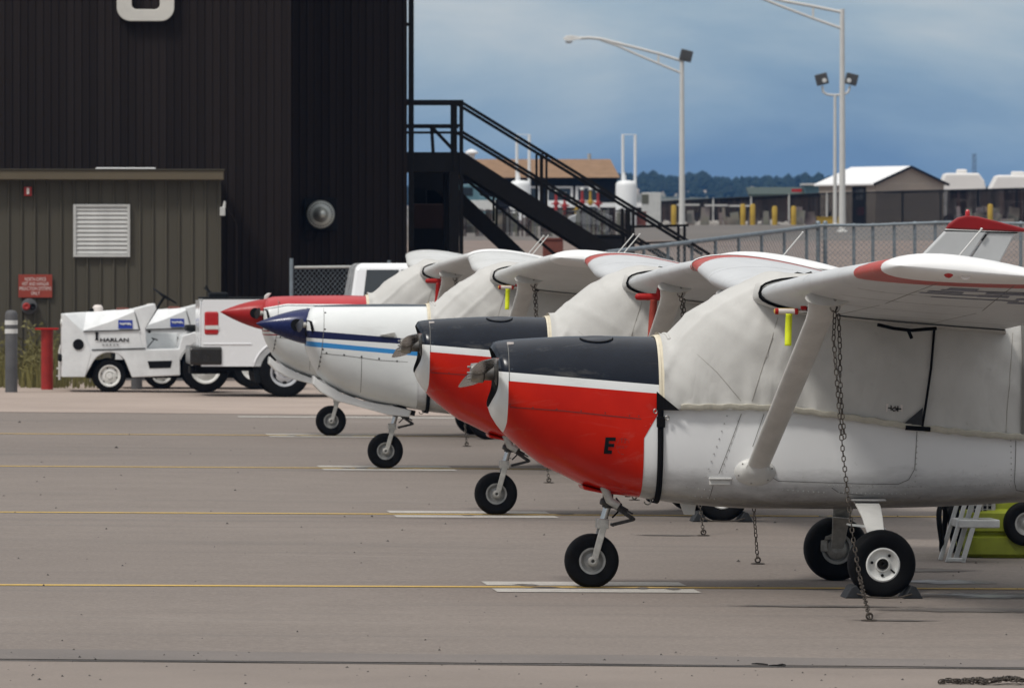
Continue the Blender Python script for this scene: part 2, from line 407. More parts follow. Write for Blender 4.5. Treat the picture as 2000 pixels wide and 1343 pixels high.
M['hem'] = mat('canvas_hem', (.50,.475,.40), .9, var=.15, scale=25, bump=.3, bscale=50)
M['dark_canvas'] = mat('dark_canvas_panel', (.15,.145,.13), .92, var=.12, scale=4)
def grime(t, c, amt=.5):                     # exhaust film and streaks: a wear pattern of its own
    n1 = t.noise(5, 6, .7, t.coord('Object', (.5, 1, 2.2)), .6)
    return t.mix(t.ma('MULTIPLY', t.ramp(n1, .56, .8), amt), c, (.30,.285,.25))
def line_of(fr, p, q, v):
    a = fr.xz(*p, v); b = fr.xz(*q, v); k = (b[1]-a[1])/(b[0]-a[0]); return a[1]-k*a[0], k
def above(t, u, w, ln): return t.ma('GREATER_THAN', w, t.ma('MULTIPLY_ADD', u, ln[1], ln[0]))
def scheme(name, fr, kind):
    t = NT(name); s = t.n('ShaderNodeSeparateXYZ'); t.l(t.coord(), s.inputs[0]); u, v, w = s.outputs
    white = t.mix(t.ramp(t.noise(2.5, 5, .6), .3, .7), (.66,.68,.675), (.73,.745,.735))
    if kind == 'A':
        l1 = line_of(fr, (995,727), (1271,750), -.43); l2 = line_of(fr, (995,744), (1272,767), -.44)
        ub = fr.xz(994, 770, -.4)[0]
        red = t.mix(t.ramp(t.noise(3, 5, .6), .3, .7), (.42,.007,.0006), (.54,.012,.0008))
        navy = t.mix(t.ramp(t.noise(5, 6, .7), .35, .7), (.004,.0065,.0125), (.007,.011,.020))
        chips = t.ramp(t.noise(26, 6, .75, t.coord('Object', (.7, 1, 1))), .60, .70)
        fade = t.ramp(u, ub+.10, ub-.03, .06, .55)
        navy = t.mix(t.ma('MULTIPLY', chips, fade), navy, (.13,.17,.21))
        c = t.mix(t.ma('LESS_THAN', u, t.ma('ADD', ub, t.ma('MULTIPLY', t.ramp(w, 1.1, .85), -.03))), red, white)
        c = t.mix(above(t, u, w, l2), c, white)
        c = t.mix(above(t, u, w, l1), c, navy)
        rg = t.ma('ADD', t.ma('MULTIPLY', above(t, u, w, l1), -.04), .26)
    elif kind == 'B':
        navy = (.008,.012,.055); blue = (.04,.24,.55)
        a0 = line_of(fr, (610,646), (795,661), -.4); a1 = line_of(fr, (610,660), (795,672), -.4)
        b0 = line_of(fr, (600,666), (760,681), -.4); b1 = line_of(fr, (600,676), (760,690), -.4)
        c = t.mix(t.ma('MULTIPLY', above(t, u, w, b1), t.ma('SUBTRACT', 1.0, above(t, u, w, b0))), white, blue)
        c = t.mix(t.ma('MULTIPLY', above(t, u, w, a1), t.ma('SUBTRACT', 1.0, above(t, u, w, a0))), c, navy)
        c = t.mix(above(t, u, w, (1.645, .012)), c, (.035,.05,.065)); rg = .28
    else:
        redc = t.mix(t.ramp(t.noise(3, 4), .3, .7), (.40,.035,.04), (.47,.05,.055))
        dip = t.ma('MULTIPLY', t.ramp(u, -.55, -.82), -.05)
        edge = t.ma('ADD', 1.567, dip)
        c = t.mix(t.ma('GREATER_THAN', w, t.ma('SUBTRACT', edge, .024)), white, (.012,.012,.014))
        c = t.mix(t.ma('GREATER_THAN', w, t.ma('SUBTRACT', edge, .016)), c, white)
        c = t.mix(t.ma('GREATER_THAN', w, edge), c, redc)
        for k in (1.245, 1.20):
            st = t.ma('MULTIPLY', t.ma('GREATER_THAN', w, k-.008), t.ma('LESS_THAN', w, k+.008))
            c = t.mix(st, c, (.30,.03,.035))
        rg = .3
    t.bump(t.noise(2.2, 2), .04, .03)
    return t.done(grime(t, c, .22), rg, 0, .24, .0)
def body_mat(name, dirt):
    t = NT(name); s = t.n('ShaderNodeSeparateXYZ'); t.l(t.coord(), s.inputs[0]); u, v, w = s.outputs
    c = t.mix(t.ramp(t.noise(1.7, 5, .6), .3, .7), (.70,.71,.715), (.78,.785,.785))
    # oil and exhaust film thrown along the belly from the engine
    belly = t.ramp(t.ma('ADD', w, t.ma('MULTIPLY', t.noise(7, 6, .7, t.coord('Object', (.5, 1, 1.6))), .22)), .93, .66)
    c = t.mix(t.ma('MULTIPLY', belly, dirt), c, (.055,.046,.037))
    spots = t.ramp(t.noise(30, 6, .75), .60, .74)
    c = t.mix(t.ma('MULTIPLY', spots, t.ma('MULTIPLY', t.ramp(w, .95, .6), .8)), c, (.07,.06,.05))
    t.bump(t.noise(3.0, 2, .5), .06, .03)
    return t.done(c, .34, 0, .5, .2)
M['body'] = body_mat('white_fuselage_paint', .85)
def wing_mat(name, red, base=(.60,.61,.615)):
    t = NT(name); s = t.n('ShaderNodeSeparateXYZ'); t.l(t.coord(), s.inputs[0]); u, v, w = s.outputs
    c = t.mix(t.ramp(t.noise(2.0, 5, .6, t.coord('Object', (2.5, .6, 1))), .3, .7), tuple(x*.90 for x in base), base)
    if red:
        av = t.ma('ABSOLUTE', v); d = t.ma('SUBTRACT', u, t.ma('MULTIPLY_ADD', av, .032, 1.055))
        ex = t.ma('POWER', 2.718, t.ma('MULTIPLY', t.ma('MAXIMUM', d, 0.0), -9.0))
        lim = t.ma('MULTIPLY_ADD', ex, -.44, 4.58)
        rc = t.mix(t.ramp(t.noise(9, 5, .7), .35, .75), (.47,.045,.028), (.36,.06,.045))
        c = t.mix(t.ma('GREATER_THAN', av, lim), c, rc)
    t.bump(t.noise(1.5, 2, .5, t.coord('Object', (3, .8, 1))), .06, .03)
    return t.done(grime(t, c, .5), .40, 0, .3, .0)
M['wing_red'] = wing_mat('white_wing_with_red_tips', True)
M['wing_plain'] = wing_mat('plain_white_wing', False, (.66,.665,.65))
M['spin_blue'] = mat('dark_blue_spinner_paint', (.006,.013,.075), .28, var=.2, scale=6, coat=.12, spec=.3)
M['spin_red'] = mat('dark_red_spinner_paint', (.33,.012,.012), .36, var=.15, scale=6, coat=.0, spec=.3)
M['cap_red'] = mat('fin_cap_red', (.24,.008,.010), .38, var=.12, scale=4, spec=.3)
M['fin'] = mat('fin_grey_white', (.50,.51,.51), .4, var=.06, scale=3)
M['blade'] = mat('polished_blade', (.36,.355,.34), .24, metal=1, var=.25, scale=9)
M['blade_black'] = mat('black_blade', (.02,.02,.022), .4, var=.2, scale=9)
M['mark_blue'] = mat('faded_blue_lettering', (.17,.18,.235), .6, var=.2, scale=30)
M['seam'] = mat('panel_seam', (.17,.165,.155), .8, var=.3, scale=30)
M['rivet'] = mat('rivet_heads', (.45,.45,.44), .35, metal=.4, var=.3, scale=60)
M['thread'] = mat('seam_thread', (.36,.345,.31), .9, var=.2, scale=60)

# oil drips below the engines and worn tyre tracks
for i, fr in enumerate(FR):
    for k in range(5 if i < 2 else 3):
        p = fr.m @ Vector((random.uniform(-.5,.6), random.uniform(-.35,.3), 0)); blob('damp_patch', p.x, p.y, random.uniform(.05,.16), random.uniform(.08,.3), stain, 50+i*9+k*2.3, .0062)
# ================================================================ airplane geometry
# stations: u, top, bottom, half width, height of widest point
ST_A = [(-.697,1.600,1.185,.300),(-.673,1.624,1.127,.335),(-.63,1.634,1.06,.357),(-.578,1.640,1.000,.370),(-.524,1.645,.950,.380),(-.43,1.652,.877,.392),
        (-.33,1.658,.805,.402),(-.184,1.667,.738,.420),(-.068,1.670,.680,.430),(.088,1.672,.635,.442),(.245,1.669,.615,.452),(.41,1.667,.602,.462)]
ST_B = [(-.81,1.560,1.180,.300),(-.795,1.600,1.130,.335),(-.76,1.632,1.060,.362),(-.70,1.650,.945,.385),(-.583,1.656,.839,.400),(-.432,1.662,.760,.412),
        (-.213,1.667,.688,.425),(-.05,1.670,.655,.434),(.12,1.672,.637,.444),(.29,1.670,.620,.454),(.41,1.667,.602,.462)]
ST_F = [(.41,1.667,.602,.462),(.48,1.652,.585,.470),(.56,1.722,.570,.476),(.66,1.812,.557,.482),(.80,1.902,.543,.488),(.935,1.982,.535,.495),(1.07,2.042,.530,.503),
        (1.2,2.072,.530,.510),(1.7,2.078,.532,.520),(2.2,2.075,.545,.520),(2.6,2.035,.565,.495),(3.0,1.950,.590,.460),(3.5,1.80,.655,.405),(4.1,1.66,.75,.34),(5.0,1.57,.90,.25),(5.9,1.51,1.04,.16),(6.65,1.46,1.15,.06)]
def sec(tab, u):
    if u <= tab[0][0]: return tab[0][1:]
    for a, b in zip(tab, tab[1:]):
        if u <= b[0]:
            k = (u-a[0])/(b[0]-a[0]); return tuple(p+(q-p)*k for p, q in zip(a[1:], b[1:]))
    return tab[-1][1:]
def expo(u):                                   # roundness of upper and lower halves
    return lerp([(-.8,2.2),(-.3,2.45),(.41,2.7),(.8,3.0),(1.2,3.6),(2.6,3.4),(4,2.4)], u), lerp([(-.8,2.1),(-.3,2.2),(.2,2.7),(.41,3.1),(1.2,3.8),(2.6,3.4),(4,2.4)], u)
def waist(u, zt, zb): return zb+(zt-zb)*lerp([(-.8,.5),(-.3,.52),(.41,.45),(1.2,.30),(2.6,.33),(4,.5)], u)
def half(tab, u, w):
    zt, zb, hw = sec(tab, u); zc = waist(u, zt, zb); nt_, nb_ = expo(u)
    r, n = ((w-zc)/(zt-zc), nt_) if w > zc else ((zc-w)/(zc-zb), nb_)
    r = min(.9999, max(0, r)); return hw*(1-r**n)**(1/n)
def ring(tab, u, th, off=0.0):
    zt, zb, hw = sec(tab, u); zc = waist(u, zt, zb); nt_, nb_ = expo(u)
    c, s = math.cos(th), math.sin(th); n = nt_ if s > 0 else nb_
    hz = (zt-zc if s > 0 else zc-zb)+off
    return Vector((u, -(hw+off)*math.copysign(abs(c)**(2/n), c), zc+hz*math.copysign(abs(s)**(2/n), s)))
def shear(u, w):                               # the slanted rear edge of the cowling
    k = max(0, 1-abs(u-.41)/.35); return -.115*k*smooth01((1.20-w)/.14)
def side(tab, u, w, off=.003): return Vector((u, -half(tab, u, w)-off, w))
NA = 56
UT = FR[0].at(1620, 596, -2.42).x
TH = [2*math.pi*(i+.5)/NA for i in range(NA)]
def airfoil(n=22):
    up = []; lo = []
    for i in range(n+1):
        x = .5*(1-math.cos(math.pi*i/n)); t = .13
        y = 5*t*(.2969*math.sqrt(x)-.126*x-.3516*x*x+.2843*x**3-.1015*x**4); m, p = .022, .4
        c = m/p**2*(2*p*x-x*x) if x < p else m/(1-p)**2*((1-2*p)+2*p*x-x*x)
        up.append((x, c+y+.0012)); lo.append((x, c-y-.0012))
    return up[::-1]+lo[1:]
AF = airfoil()
WTAB = [(.30,1.05,1.965,1.63,8.0),(.55,1.05,1.972,1.63,8.0),(2.55,1.065,2.048,1.63,7.2),(4.96,1.215,2.145,1.16,4.5)]  # |v|, le u, le w, chord, incidence
def wsec(av):
    a = WTAB[0]
    for p, q in zip(WTAB, WTAB[1:]):
        if av <= q[0] or q is WTAB[-1]:
            k = (av-p[0])/(q[0]-p[0]); return tuple(x+(y-x)*k for x, y in zip(p[1:], q[1:]))
def wring(v, sc=1.0, thick=1.0, off=0.0):
    u0, w0, ch, inc = wsec(abs(v)); a = R(inc); out = []
    u0 += ch*(1-sc)*.42
    for x, y in AF:
        x2 = x*ch*sc; y2 = y*ch*thick
        if off: x2 += off*(2*x-1); y2 += off*(1 if y > .005 else -1)
        out.append(Vector((u0+x2*math.cos(a)+y2*math.sin(a), v, w0-x2*math.sin(a)+y2*math.cos(a))))
    return out
def under(v, fx, off=.004):                     # a point on the wing's lower surface
    u0, w0, ch, inc = wsec(abs(v)); a = R(inc); t = .13; x = fx
    y = 5*t*(.2969*math.sqrt(x)-.126*x-.3516*x*x+.2843*x**3-.1015*x**4); m, p = .022, .4
    c = m/p**2*(2*p*x-x*x) if x < p else m/(1-p)**2*((1-2*p)+2*p*x-x*x)
    X, Yv = x*ch, (c-y)*ch-off
    return Vector((u0+X*math.cos(a)+Yv*math.sin(a), v, w0-X*math.sin(a)+Yv*math.cos(a)))
RG = (FR[0].at(1634, 606, -2.42).x-wsec(2.42)[0])/1.63
def tyre(r, w, rr, c, ax=(0,1,0), n=40):        # lathe profile of a fat small-aircraft tyre
    pr = [(rr,-w*.36),(rr+.012,-w*.44),(r*.80,-w*.50),(r*.90,-w*.47),(r*.965,-w*.36),(r*.992,-w*.2),(r,0),(r*.992,w*.2),(r*.965,w*.36),(r*.90,w*.47),(r*.80,w*.50),(rr+.012,w*.44),(rr,w*.36)]
    return MB().lathe(pr, c, ax, n, cap=False)
def rimmesh(rr, w, c, ax=(0,1,0), dish=.5, n=32):
    h = w*.40; return MB().lathe([(rr+.004,-h+.004),(rr+.006,-h-.004),(rr-.008,-h-.002),(rr-.016,-h+.014),(rr*.62,-h*dish),(rr*.36,-h*dish-.006),(rr*.34,-h*dish-.022),(rr*.20,-h*dish-.024),(rr*.19,-h*dish-.004),(.001,-h*dish-.004)], c, ax, n, cap=False).lathe([(rr+.004,h),(rr-.02,h-.02),(.001,h-.03)], c, ax, n, cap=False)
def wheel(parent, r, w, rr, c, m_rim, ax=(0,1,0), bolts=3, name='wheel'):
    o = tyre(r, w, rr, c, ax).build(name, M['tyre'], parent, smooth=50)
    rimmesh(rr, w, c, ax).build('rim', m_rim, o, smooth=35)
    b = MB(); h = w*.40
    for i in range(bolts):
        t = 2*math.pi*(i+.3)/bolts; p = Vector(c)+Vector((math.cos(t)*rr*.60, -h*.5-.012, math.sin(t)*rr*.60)); b.cyl(p, p+Vector((0,.03,0)), rr*.085, n=8)
    b.build('wheel_bolts', M['steel'], o, smooth=40)
    return o
def airplane(fr, kind, label, cowl_m, wing_m, i):
    A = kind == 'A'; tab = ST_A if A else ST_B; full = tab[:-1]+ST_F
    e = fr.empty('airplane'); tag(e, label, 'airplane', 'airplanes parked in a row')
    # ---- cowling: an open ring at the nose, a lip that turns in
    us = [tab[0][0]]
    while us[-1] < .4099: us.append(min(.41, us[-1]+(.012 if us[-1] < tab[0][0]+.06 else .045)))
    rings = []
    def cowlpt(u, th, off=0.0):
        p = ring(tab, u, th, off)
        if A:                                   # side inlets are scooped back from the lip
            k = max(0, 1-(u-tab[0][0])/.16); p.x += .050*k*k*math.exp(-((p.z-1.415)/.17)**4)
        p.x += shear(u, p.z); return p
    for u in us: rings.append([cowlpt(u, t) for t in TH])
    r0 = rings[0]; cz = sum(p.z for p in r0)/NA
    lip = [[Vector((p.x-.006, p.y*.95, cz+(p.z-cz)*.955)) for p in r0], [Vector((p.x+.02, p.y*.90, cz+(p.z-cz)*.91)) for p in r0], [Vector((p.x+.14, p.y*.88, cz+(p.z-cz)*.89)) for p in r0]]
    if A: MB().loft([lip[0]]+rings, False, False).build('cowling', cowl_m, e, smooth=50)
    else:
        face = [[Vector((r0[0].x-.012, p.y*.80, cz+(p.z-cz)*.82)) for p in r0], [Vector((r0[0].x-.012, p.y*.1, cz+(p.z-cz)*.1)) for p in r0]]
        MB().loft(face[::-1]+[lip[0]]+rings, True, False).build('cowling', cowl_m, e, smooth=50)
    if A:                                       # dark inside of the cowling, engine front and baffles
        b = MB().loft([[Vector((q.x+.001, q.y*.998, q.z)) for q in lip[0]], lip[1], lip[2], [Vector((-.36, p.y*.75, cz+(p.z-cz)*.8)) for p in r0]], False, True); b.build('engine_bay', M['dark'], e)
        b = MB().lathe([(.045,-.74),(.05,-.66),(.085,-.645),(.085,-.60),(.065,-.59),(.09,-.44),(.13,-.38)], (0,0,1.42), (1,0,0), 20)
        for s in (-1, 1):
            b.lathe([(.06,-.60),(.072,-.585),(.072,-.46),(.06,-.44)], (0,s*.17,1.40), (1,0,0), 14)
            for k in range(6): b.box(-.56,-.42,s*.12-.07,s*.12+.07,1.46+k*.016,1.466+k*.016)
        b.build('engine_front', M['engine'], e, smooth=40)
    # ---- fuselage
    us = [.385,.41]
    while us[-1] < 6.65: us.append(min(6.65, us[-1]+(.05 if us[-1] < 1.3 else .15)))
    rings = []
    for u in us:
        rg = []
        for t in TH:
            p = ring(full, u, t, -.003); p.x += shear(u, p.z); rg.append(p)
        rings.append(rg)
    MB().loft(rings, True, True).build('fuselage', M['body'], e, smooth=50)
    # ---- wings with separate tips
    for sg in (-1, 1):
        vs = [.30,.55,1.0,1.6,2.1,2.55,3.1,3.7,4.3,4.96]
        MB().loft([wring(sg*v) for v in vs], True, True).build('wing', wing_m, e, smooth=40)
        tip = [wring(sg*4.962, 1.0, 1.0, .003), wring(sg*5.03, 1.0, 1.03, .004), wring(sg*5.10, .985, .92), wring(sg*5.16, .955, .70), wring(sg*5.20, .91, .38), wring(sg*5.215, .86, .06)]
        tp = MB().loft(tip, False, True).build('wing_tip', M['tip_white'], e, smooth=60)
        # position light on the tip
        if i < 2:
            p = (wring(sg*5.16, .955, .7)[0]+wring(sg*5.16, .955, .7)[22])/2; u0, w0, ch, inc = wsec(5.1)
            q = Vector((u0+.36, sg*5.175, w0-.035))
            MB().add(*dome(q, .032, (0,sg,0), .8)).build('position_light', M['red_lens'] if sg < 0 else M['teal'], tp, smooth=60)
            MB().lathe([(.034,-.01),(.037,.006),(.032,.010),(.024,.006),(.001,.012)], q+Vector((.10,0,-.008)), (0,sg,0), 20).build('lens_cover', M['sign_text'], tp, smooth=40)
        # rib seams on top
        b = MB()
        for v in (2.55,4.3):
            for k in range(16):
                p, q = wring(sg*v)[6+k], wring(sg*v)[7+k]
                b.bar(p, q, .004, .002)
        b.build('wing_seams', M['rivet'], e)['kind'] = 'stuff'
        # strut and its fairings
        top = under(sg*2.42, .30, 0); top = under(sg*2.42, max(.05, (UT-wsec(2.42)[0])/1.63), 0)+Vector((0,0,-.005)); zb_ = .80; ub_ = fr.at(1478, 928, -.5).x if i == 0 else 1.077
        bot = Vector((ub_, sg*(half(full, ub_, zb_)-.02), zb_)); d = (top-bot)
        ax = Vector((1,0,0)); up2 = d.normalized().cross(ax)
        def sring(k, ch, th):
            c = bot+d*k; return [c+ax*(ch*math.cos(t)*.5+ch*.12*(math.cos(2*t)-1)*0)+up2*(th*math.sin(t)*.5) for t in [2*math.pi*j/24 for j in range(24)]]
        st = MB().loft([sring(k, c, t) for k, c, t in ((0,.150,.075),(.03,.150,.07),(.3,.158,.070),(.70,.168,.070),(.88,.172,.072),(.93,.190,.08),(.97,.225,.09),(1.0,.29,.11))], True, True).build('wing_strut', M['dull_white'] , e, smooth=50)
        # flared foot plate on the fuselage side
        fs = []
        for sc, k in ((1.0,-.006),(.95,.008),(.70,.018),(.50,.07)):
            rg = []
            for j in range(28):
                t = 2*math.pi*j/28; uu = ub_+.138*sc*math.cos(t)-.01; ww = zb_-.01+.095*sc*math.sin(t)+.10*(k > .05)*.25
                rg.append(Vector((uu, sg*(half(full, uu, ww)+k), ww)))
            fs.append(rg)
        MB().loft(fs, False, True).build('strut_fairing', M['dull_white'], st, smooth=60)
        b = MB()
        for j in range(6):
            t = 2*math.pi*j/6+.3; uu = ub_+.115*math.cos(t)-.01; ww = zb_-.01+.078*math.sin(t); b.add(*dome(Vector((uu, sg*(half(full,uu,ww)+.014), ww)), .006, (0,sg,0), .6, 6))
        b.build('screws', M['steel'], st)
        # tie-down ring under the wing
        rp_ = under(sg*2.42, RG, 0)
        b = MB(); b.tube([rp_+Vector((.03*math.cos(t), 0, -.05+.035*math.sin(t))) for t in [2*math.pi*j/14 for j in range(14)]], .006, 6, closed=True)
        b.cyl(rp_, rp_+Vector((0,0,-.02)), .012, n=8); b.build('tie_down_ring', M['steel'], e, smooth=40)
    # ---- tail
    tall = 2.66 if i != 3 else 2.02
    f0 = 5.30 if i != 3 else 5.6
    def fin(pts, th, name, m):                  # pts: (u, w) outline
        return MB().prism(pts, -th, th).build(name, m, e, bevel=min(.02, th*.45))
    if i != 3:
        L = lambda x, y: FR[2].xz(x, y, 0)
        le0, le1, te0, te1 = L(1793,505), L(1846,450), L(1952,513), L(1983,455)
        k = (le1[0]-le0[0])/(le1[1]-le0[1]); kt = (te1[0]-te0[0])/(te1[1]-te0[1])
        hinge = L(1890,508); kh = (L(1926,456)[0]-hinge[0])/(L(1926,456)[1]-hinge[1]); wl = 1.45; hi = le1[1]
        X = lambda p, kk, w: p[0]+kk*(w-p[1])
        fin([(X(le0,k,wl),wl),(X(hinge,kh,wl),wl),(X(hinge,kh,hi),hi),(le1[0],hi)], .045, 'fin', M['fin'])
        fin([(X(hinge,kh,wl)+.012,wl),(X(te0,kt,wl),wl),(X(te0,kt,hi),hi),(X(hinge,kh,hi)+.012,hi)], .03, 'rudder', M['fin'])
        cap = [L(1847,447),L(1853,437),L(1870,425),L(1888,420.5),L(1910,423),L(1950,433),L(2000,446),L(2008,453.5)]
        fin([L(1846,449.7)]+cap[:1]+[L(1990,453.5)], .05, 'fin_band', M['band_white'])
        fin([L(1846,452.5),L(1844,450),L(1990,453.8),L(1984,456)], .044, 'fin_stripe', M['black_text'])
        fin(cap, .052, 'fin_cap', M['cap_red'])
        bc = L(1890,421); MB().lathe([(.024,-.02),(.026,.0),(.026,.03),(.021,.05),(.010,.062),(.001,.064)], (bc[0],0,bc[1]), (0,0,1), 16).build('beacon', M['red_lens'], e, smooth=50)
        q0 = Vector((*L(1912,474),)); q1 = L(1926,459)
        MB().bar((L(1916,470)[0],-.05,L(1916,470)[1]),(L(1925,458)[0],-.05,L(1925,458)[1]),.012,.016).build('rudder_vent', M['black_text'], e)
    else:
        fin([(5.75,1.45),(6.5,1.42),(6.62,2.0),(6.3,2.0)], .045, 'fin', M['fin'])
        fin([(6.51,1.42),(6.85,1.45),(6.9,1.98),(6.63,2.0)], .03, 'rudder', M['fin'])
    for sg in (-1, 1):
        MB().loft([[Vector((u, sg*v, 1.42+t)) for u, t in ((a,0),(a+(b-a)*.25,.045*s),(b,.02*s),(b,-.02*s),(a+(b-a)*.25,-.045*s))] for v, a, b, s in ((.05,5.7,6.55,1),(1.6,6.0,6.6,.7))]).build('stabilizer', M['fin'], e, smooth=30)
        MB().loft([[Vector((u, sg*v, 1.42+t)) for u, t in ((6.565,.02),(b,.003),(b,-.003),(6.565,-.02))] for v, b in ((.15,6.95),(1.6,6.85))]).build('elevator', M['fin'], e, smooth=30)
    # ---- nose gear
    wr = .182
    P = lambda x, y, v=0: FR[0].at(x, y, v)
    a = P(1189,970); c1 = P(1186,990); c2 = P(1178,1018); axl = Vector((0,0,wr-.003))
    g = MB(); g.cyl(a+Vector((0,0,.10)), c1, .036, .036, 16); g.lathe([(.046,-.022),(.05,-.01),(.05,.014),(.044,.022)], P(1186,981), (c2-a).normalized(), 16)
    g.box(a.x-.03,a.x+.05,-.028,.028,c1.z-.006,c1.z+.012)
    ng = g.build('nose_gear', M['dark_steel'], e, smooth=40)
    MB().cyl(c1, c2, .026, .026, 18).build('oleo', M['chrome'], ng, smooth=40)
    g = MB()
    for sg in (-1, 1):
        pts = [P(1169,1030), P(1184,1026), P(1165,1093), P(1152,1093)]
        g.add([Vector((p.x, sg*y, p.z)) for y in (.062,.082) for p in pts], [(0,1,2,3),(7,6,5,4),(0,4,5,1),(1,5,6,2),(2,6,7,3),(3,7,4,0)])
        g.lathe([(.030,.0),(.034,.006),(.034,.020),(.026,.026),(.012,.028),(.011,.018),(.001,.018)], Vector((axl.x,sg*.078,axl.z)), (0,sg,0), 18)
    g.box(c2.x-.045,c2.x+.03,-.082,.082,c2.z-.045,c2.z+.02); g.build('fork', M['gear_grey'], ng, smooth=40, bevel=.006)
    MB().cyl(axl+Vector((0,-.1,0)), axl+Vector((0,.1,0)), .012, n=10).build('axle', M['dark_steel'], ng, smooth=40); g = MB()
    t0, t1, t2 = P(1197,986), P(1237,1013), P(1196,1024)
    for sg in (-1, 1):
        g.bar(t0+Vector((0,sg*.03,0)), t1+Vector((0,sg*.012,0)), .012, .026); g.bar(t1+Vector((0,sg*.012,-.004)), t2+Vector((0,sg*.03,0)), .012, .02)
    g.cyl(t1+Vector((0,-.03,0)), t1+Vector((0,.03,0)), .012, n=10); g.cyl(t2+Vector((0,-.05,0)), t2+Vector((0,.05,0)), .012, n=10)
    g.bar(P(1196,982), P(1226,999)+Vector((0,.03,0)), .02, .035); MB().bar(P(1212,990), P(1236,1003), .01, .012).build('steering_rod', M['dark_steel'], ng)
    MB().tube([P(1203,972,.03),P(1214,985,.04),P(1206,1000,.03),P(1196,1010,.0)], .006, 6).build('gear_hose', M['black'], ng, smooth=50)
    g.build('torque_link', M['dark_steel'], ng, bevel=.003)
    wheel(e, wr, .125, .083, (0,0,wr-.003), M['rim_grey'], name='nose_wheel')
    # ---- main gear
    for sg in (-1, 1):
        uw = 1.785; r = .222; v = sg*1.10; hub = Vector((uw, v, r-.004)); lean = Vector((0, 1, sg*-.05)).normalized()
        tw = tyre(r, .165, .105, hub, lean).build('main_wheel', M['tyre'], e, smooth=50)
        ax2 = lean*(1 if sg < 0 else -1)
        MB().lathe([(.108,-.066),(.112,-.072),(.103,-.076),(.094,-.070),(.086,-.052),(.070,-.046),(.050,-.048),(.046,-.064),(.040,-.066),(.036,-.045),(.001,-.045)], hub, ax2, 36, cap=False).build('rim', M['rim_white'], tw, smooth=35)
        b = MB()
        for t, rr, l in ((.9,.070,.016),(3.0,.070,.010),(4.7,.073,.010)):
            p = hub+Vector((math.cos(t)*rr, sg*.046, math.sin(t)*rr)); b.cyl(p, p+Vector((0,sg*l,0)), .010, n=8)
        p = hub+Vector((.055,sg*.05,-.035)); b.cyl(p, p+Vector((.02,sg*.02,-.018)), .006, n=8)
        b.lathe([(.034,.04),(.034,.062),(.022,.066),(.012,.064),(.001,.05)], hub, (0,sg,0), 16)
        b.build('hub_cap', M['dark'], tw, smooth=40)
        MB().lathe([(.108,-.068),(.09,-.06),(.086,-.02),(.001,-.02)], hub, -ax2, 28, cap=False).build('inner_rim', M['rim_grey'], tw, smooth=35)
        b = MB(); b.lathe([(.03,.02),(.075,.03),(.075,.042),(.03,.05)], hub, -Vector((0,sg,0)), 24); b.box(hub.x-.115,hub.x-.065,hub.y-sg*.05-.022,hub.y-sg*.05+.022,hub.z-.02,hub.z+.06)
        b.box(hub.x-.085,hub.x-.03,hub.y-sg*.05-.018,hub.y-sg*.05+.018,hub.z+.06,hub.z+.09); b.build('brake', M['steel'], tw, bevel=.005)
        # tapered flat spring leg
        us_ = [(uw-.01,.40,.60,.165,.022),(uw-.01,.56,.565,.158,.022),(uw-.008,.72,.50,.135,.021),(uw,.90,.365,.105,.020),(uw,1.02,hub.z+.01,.085,.020)]
        rg = []
        for u, vv, w, ch, th in us_:
            nx = Vector((0, .75*sg, .65))*th/2
            c = Vector((u, sg*vv, w)); rg.append([c+Vector((-ch/2,0,0))-nx, c+Vector((ch/2,0,0))-nx, c+Vector((ch/2,0,0))+nx, c+Vector((-ch/2,0,0))+nx])
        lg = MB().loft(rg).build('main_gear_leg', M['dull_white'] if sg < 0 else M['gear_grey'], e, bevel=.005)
        b = MB().add([Vector((u, sg*vv, w)) for u, vv, w in ((uw-.175,.69,.463),(uw-.05,.66,.452),(uw+.07,.66,.442),(uw+.07,.80,.437),(uw-.05,.80,.446),(uw-.165,.76,.458))]+[Vector((u, sg*vv, w-.008)) for u, vv, w in ((uw-.175,.69,.463),(uw-.05,.66,.452),(uw+.07,.66,.442),(uw+.07,.80,.437),(uw-.05,.80,.446),(uw-.165,.76,.458))],
                  [(0,1,2,3,4,5),(11,10,9,8,7,6)]+[(j,6+j,6+(j+1) % 6,(j+1) % 6) for j in range(6)])
        b.build('step_plate', M['alu'], lg)
        b = MB(); uu = uw; b.box(uu-.115,uu+.115,min(sg*.43,sg*.512),max(sg*.43,sg*.512),.600,.614); b.build('leg_fairing', M['body'], e, bevel=.008)
    # ---- whip antennas, exhaust, pitot mast
    for v in ((-.30,) if i < 2 else (-.30,.32)):
        b = MB().tube([(2.28,v,2.00),(2.30,v,2.10),(2.55,v,2.40)], [.009,.007,.006], 6); b.add(*dome(Vector((2.55,v,2.40)), .010, (0,0,1), 1, 6)); b.build('whip_antenna', M['band_white'], e, smooth=40)
    MB().tube([(.06,-.17,.68),(.10,-.17,.585),(.16,-.17,.55)] if A else [(.12,-.15,.66),(.2,-.15,.585),(.29,-.15,.565)], .028, 14, cap=False).build('exhaust_pipe', M['gear_grey'] if A else M['dark'], e, smooth=40)
    pm = under(-1.62, .16, 0)
    b = MB(); b.tube([pm+Vector((.02,0,.02)), pm+Vector((0,0,-.025)), pm+Vector((-.03,0,-.05)), pm+Vector((-.27,0,-.05))], [.022,.016,.010,.008], 10); b.build('pitot_mast', M['dull_white'], e, smooth=40)
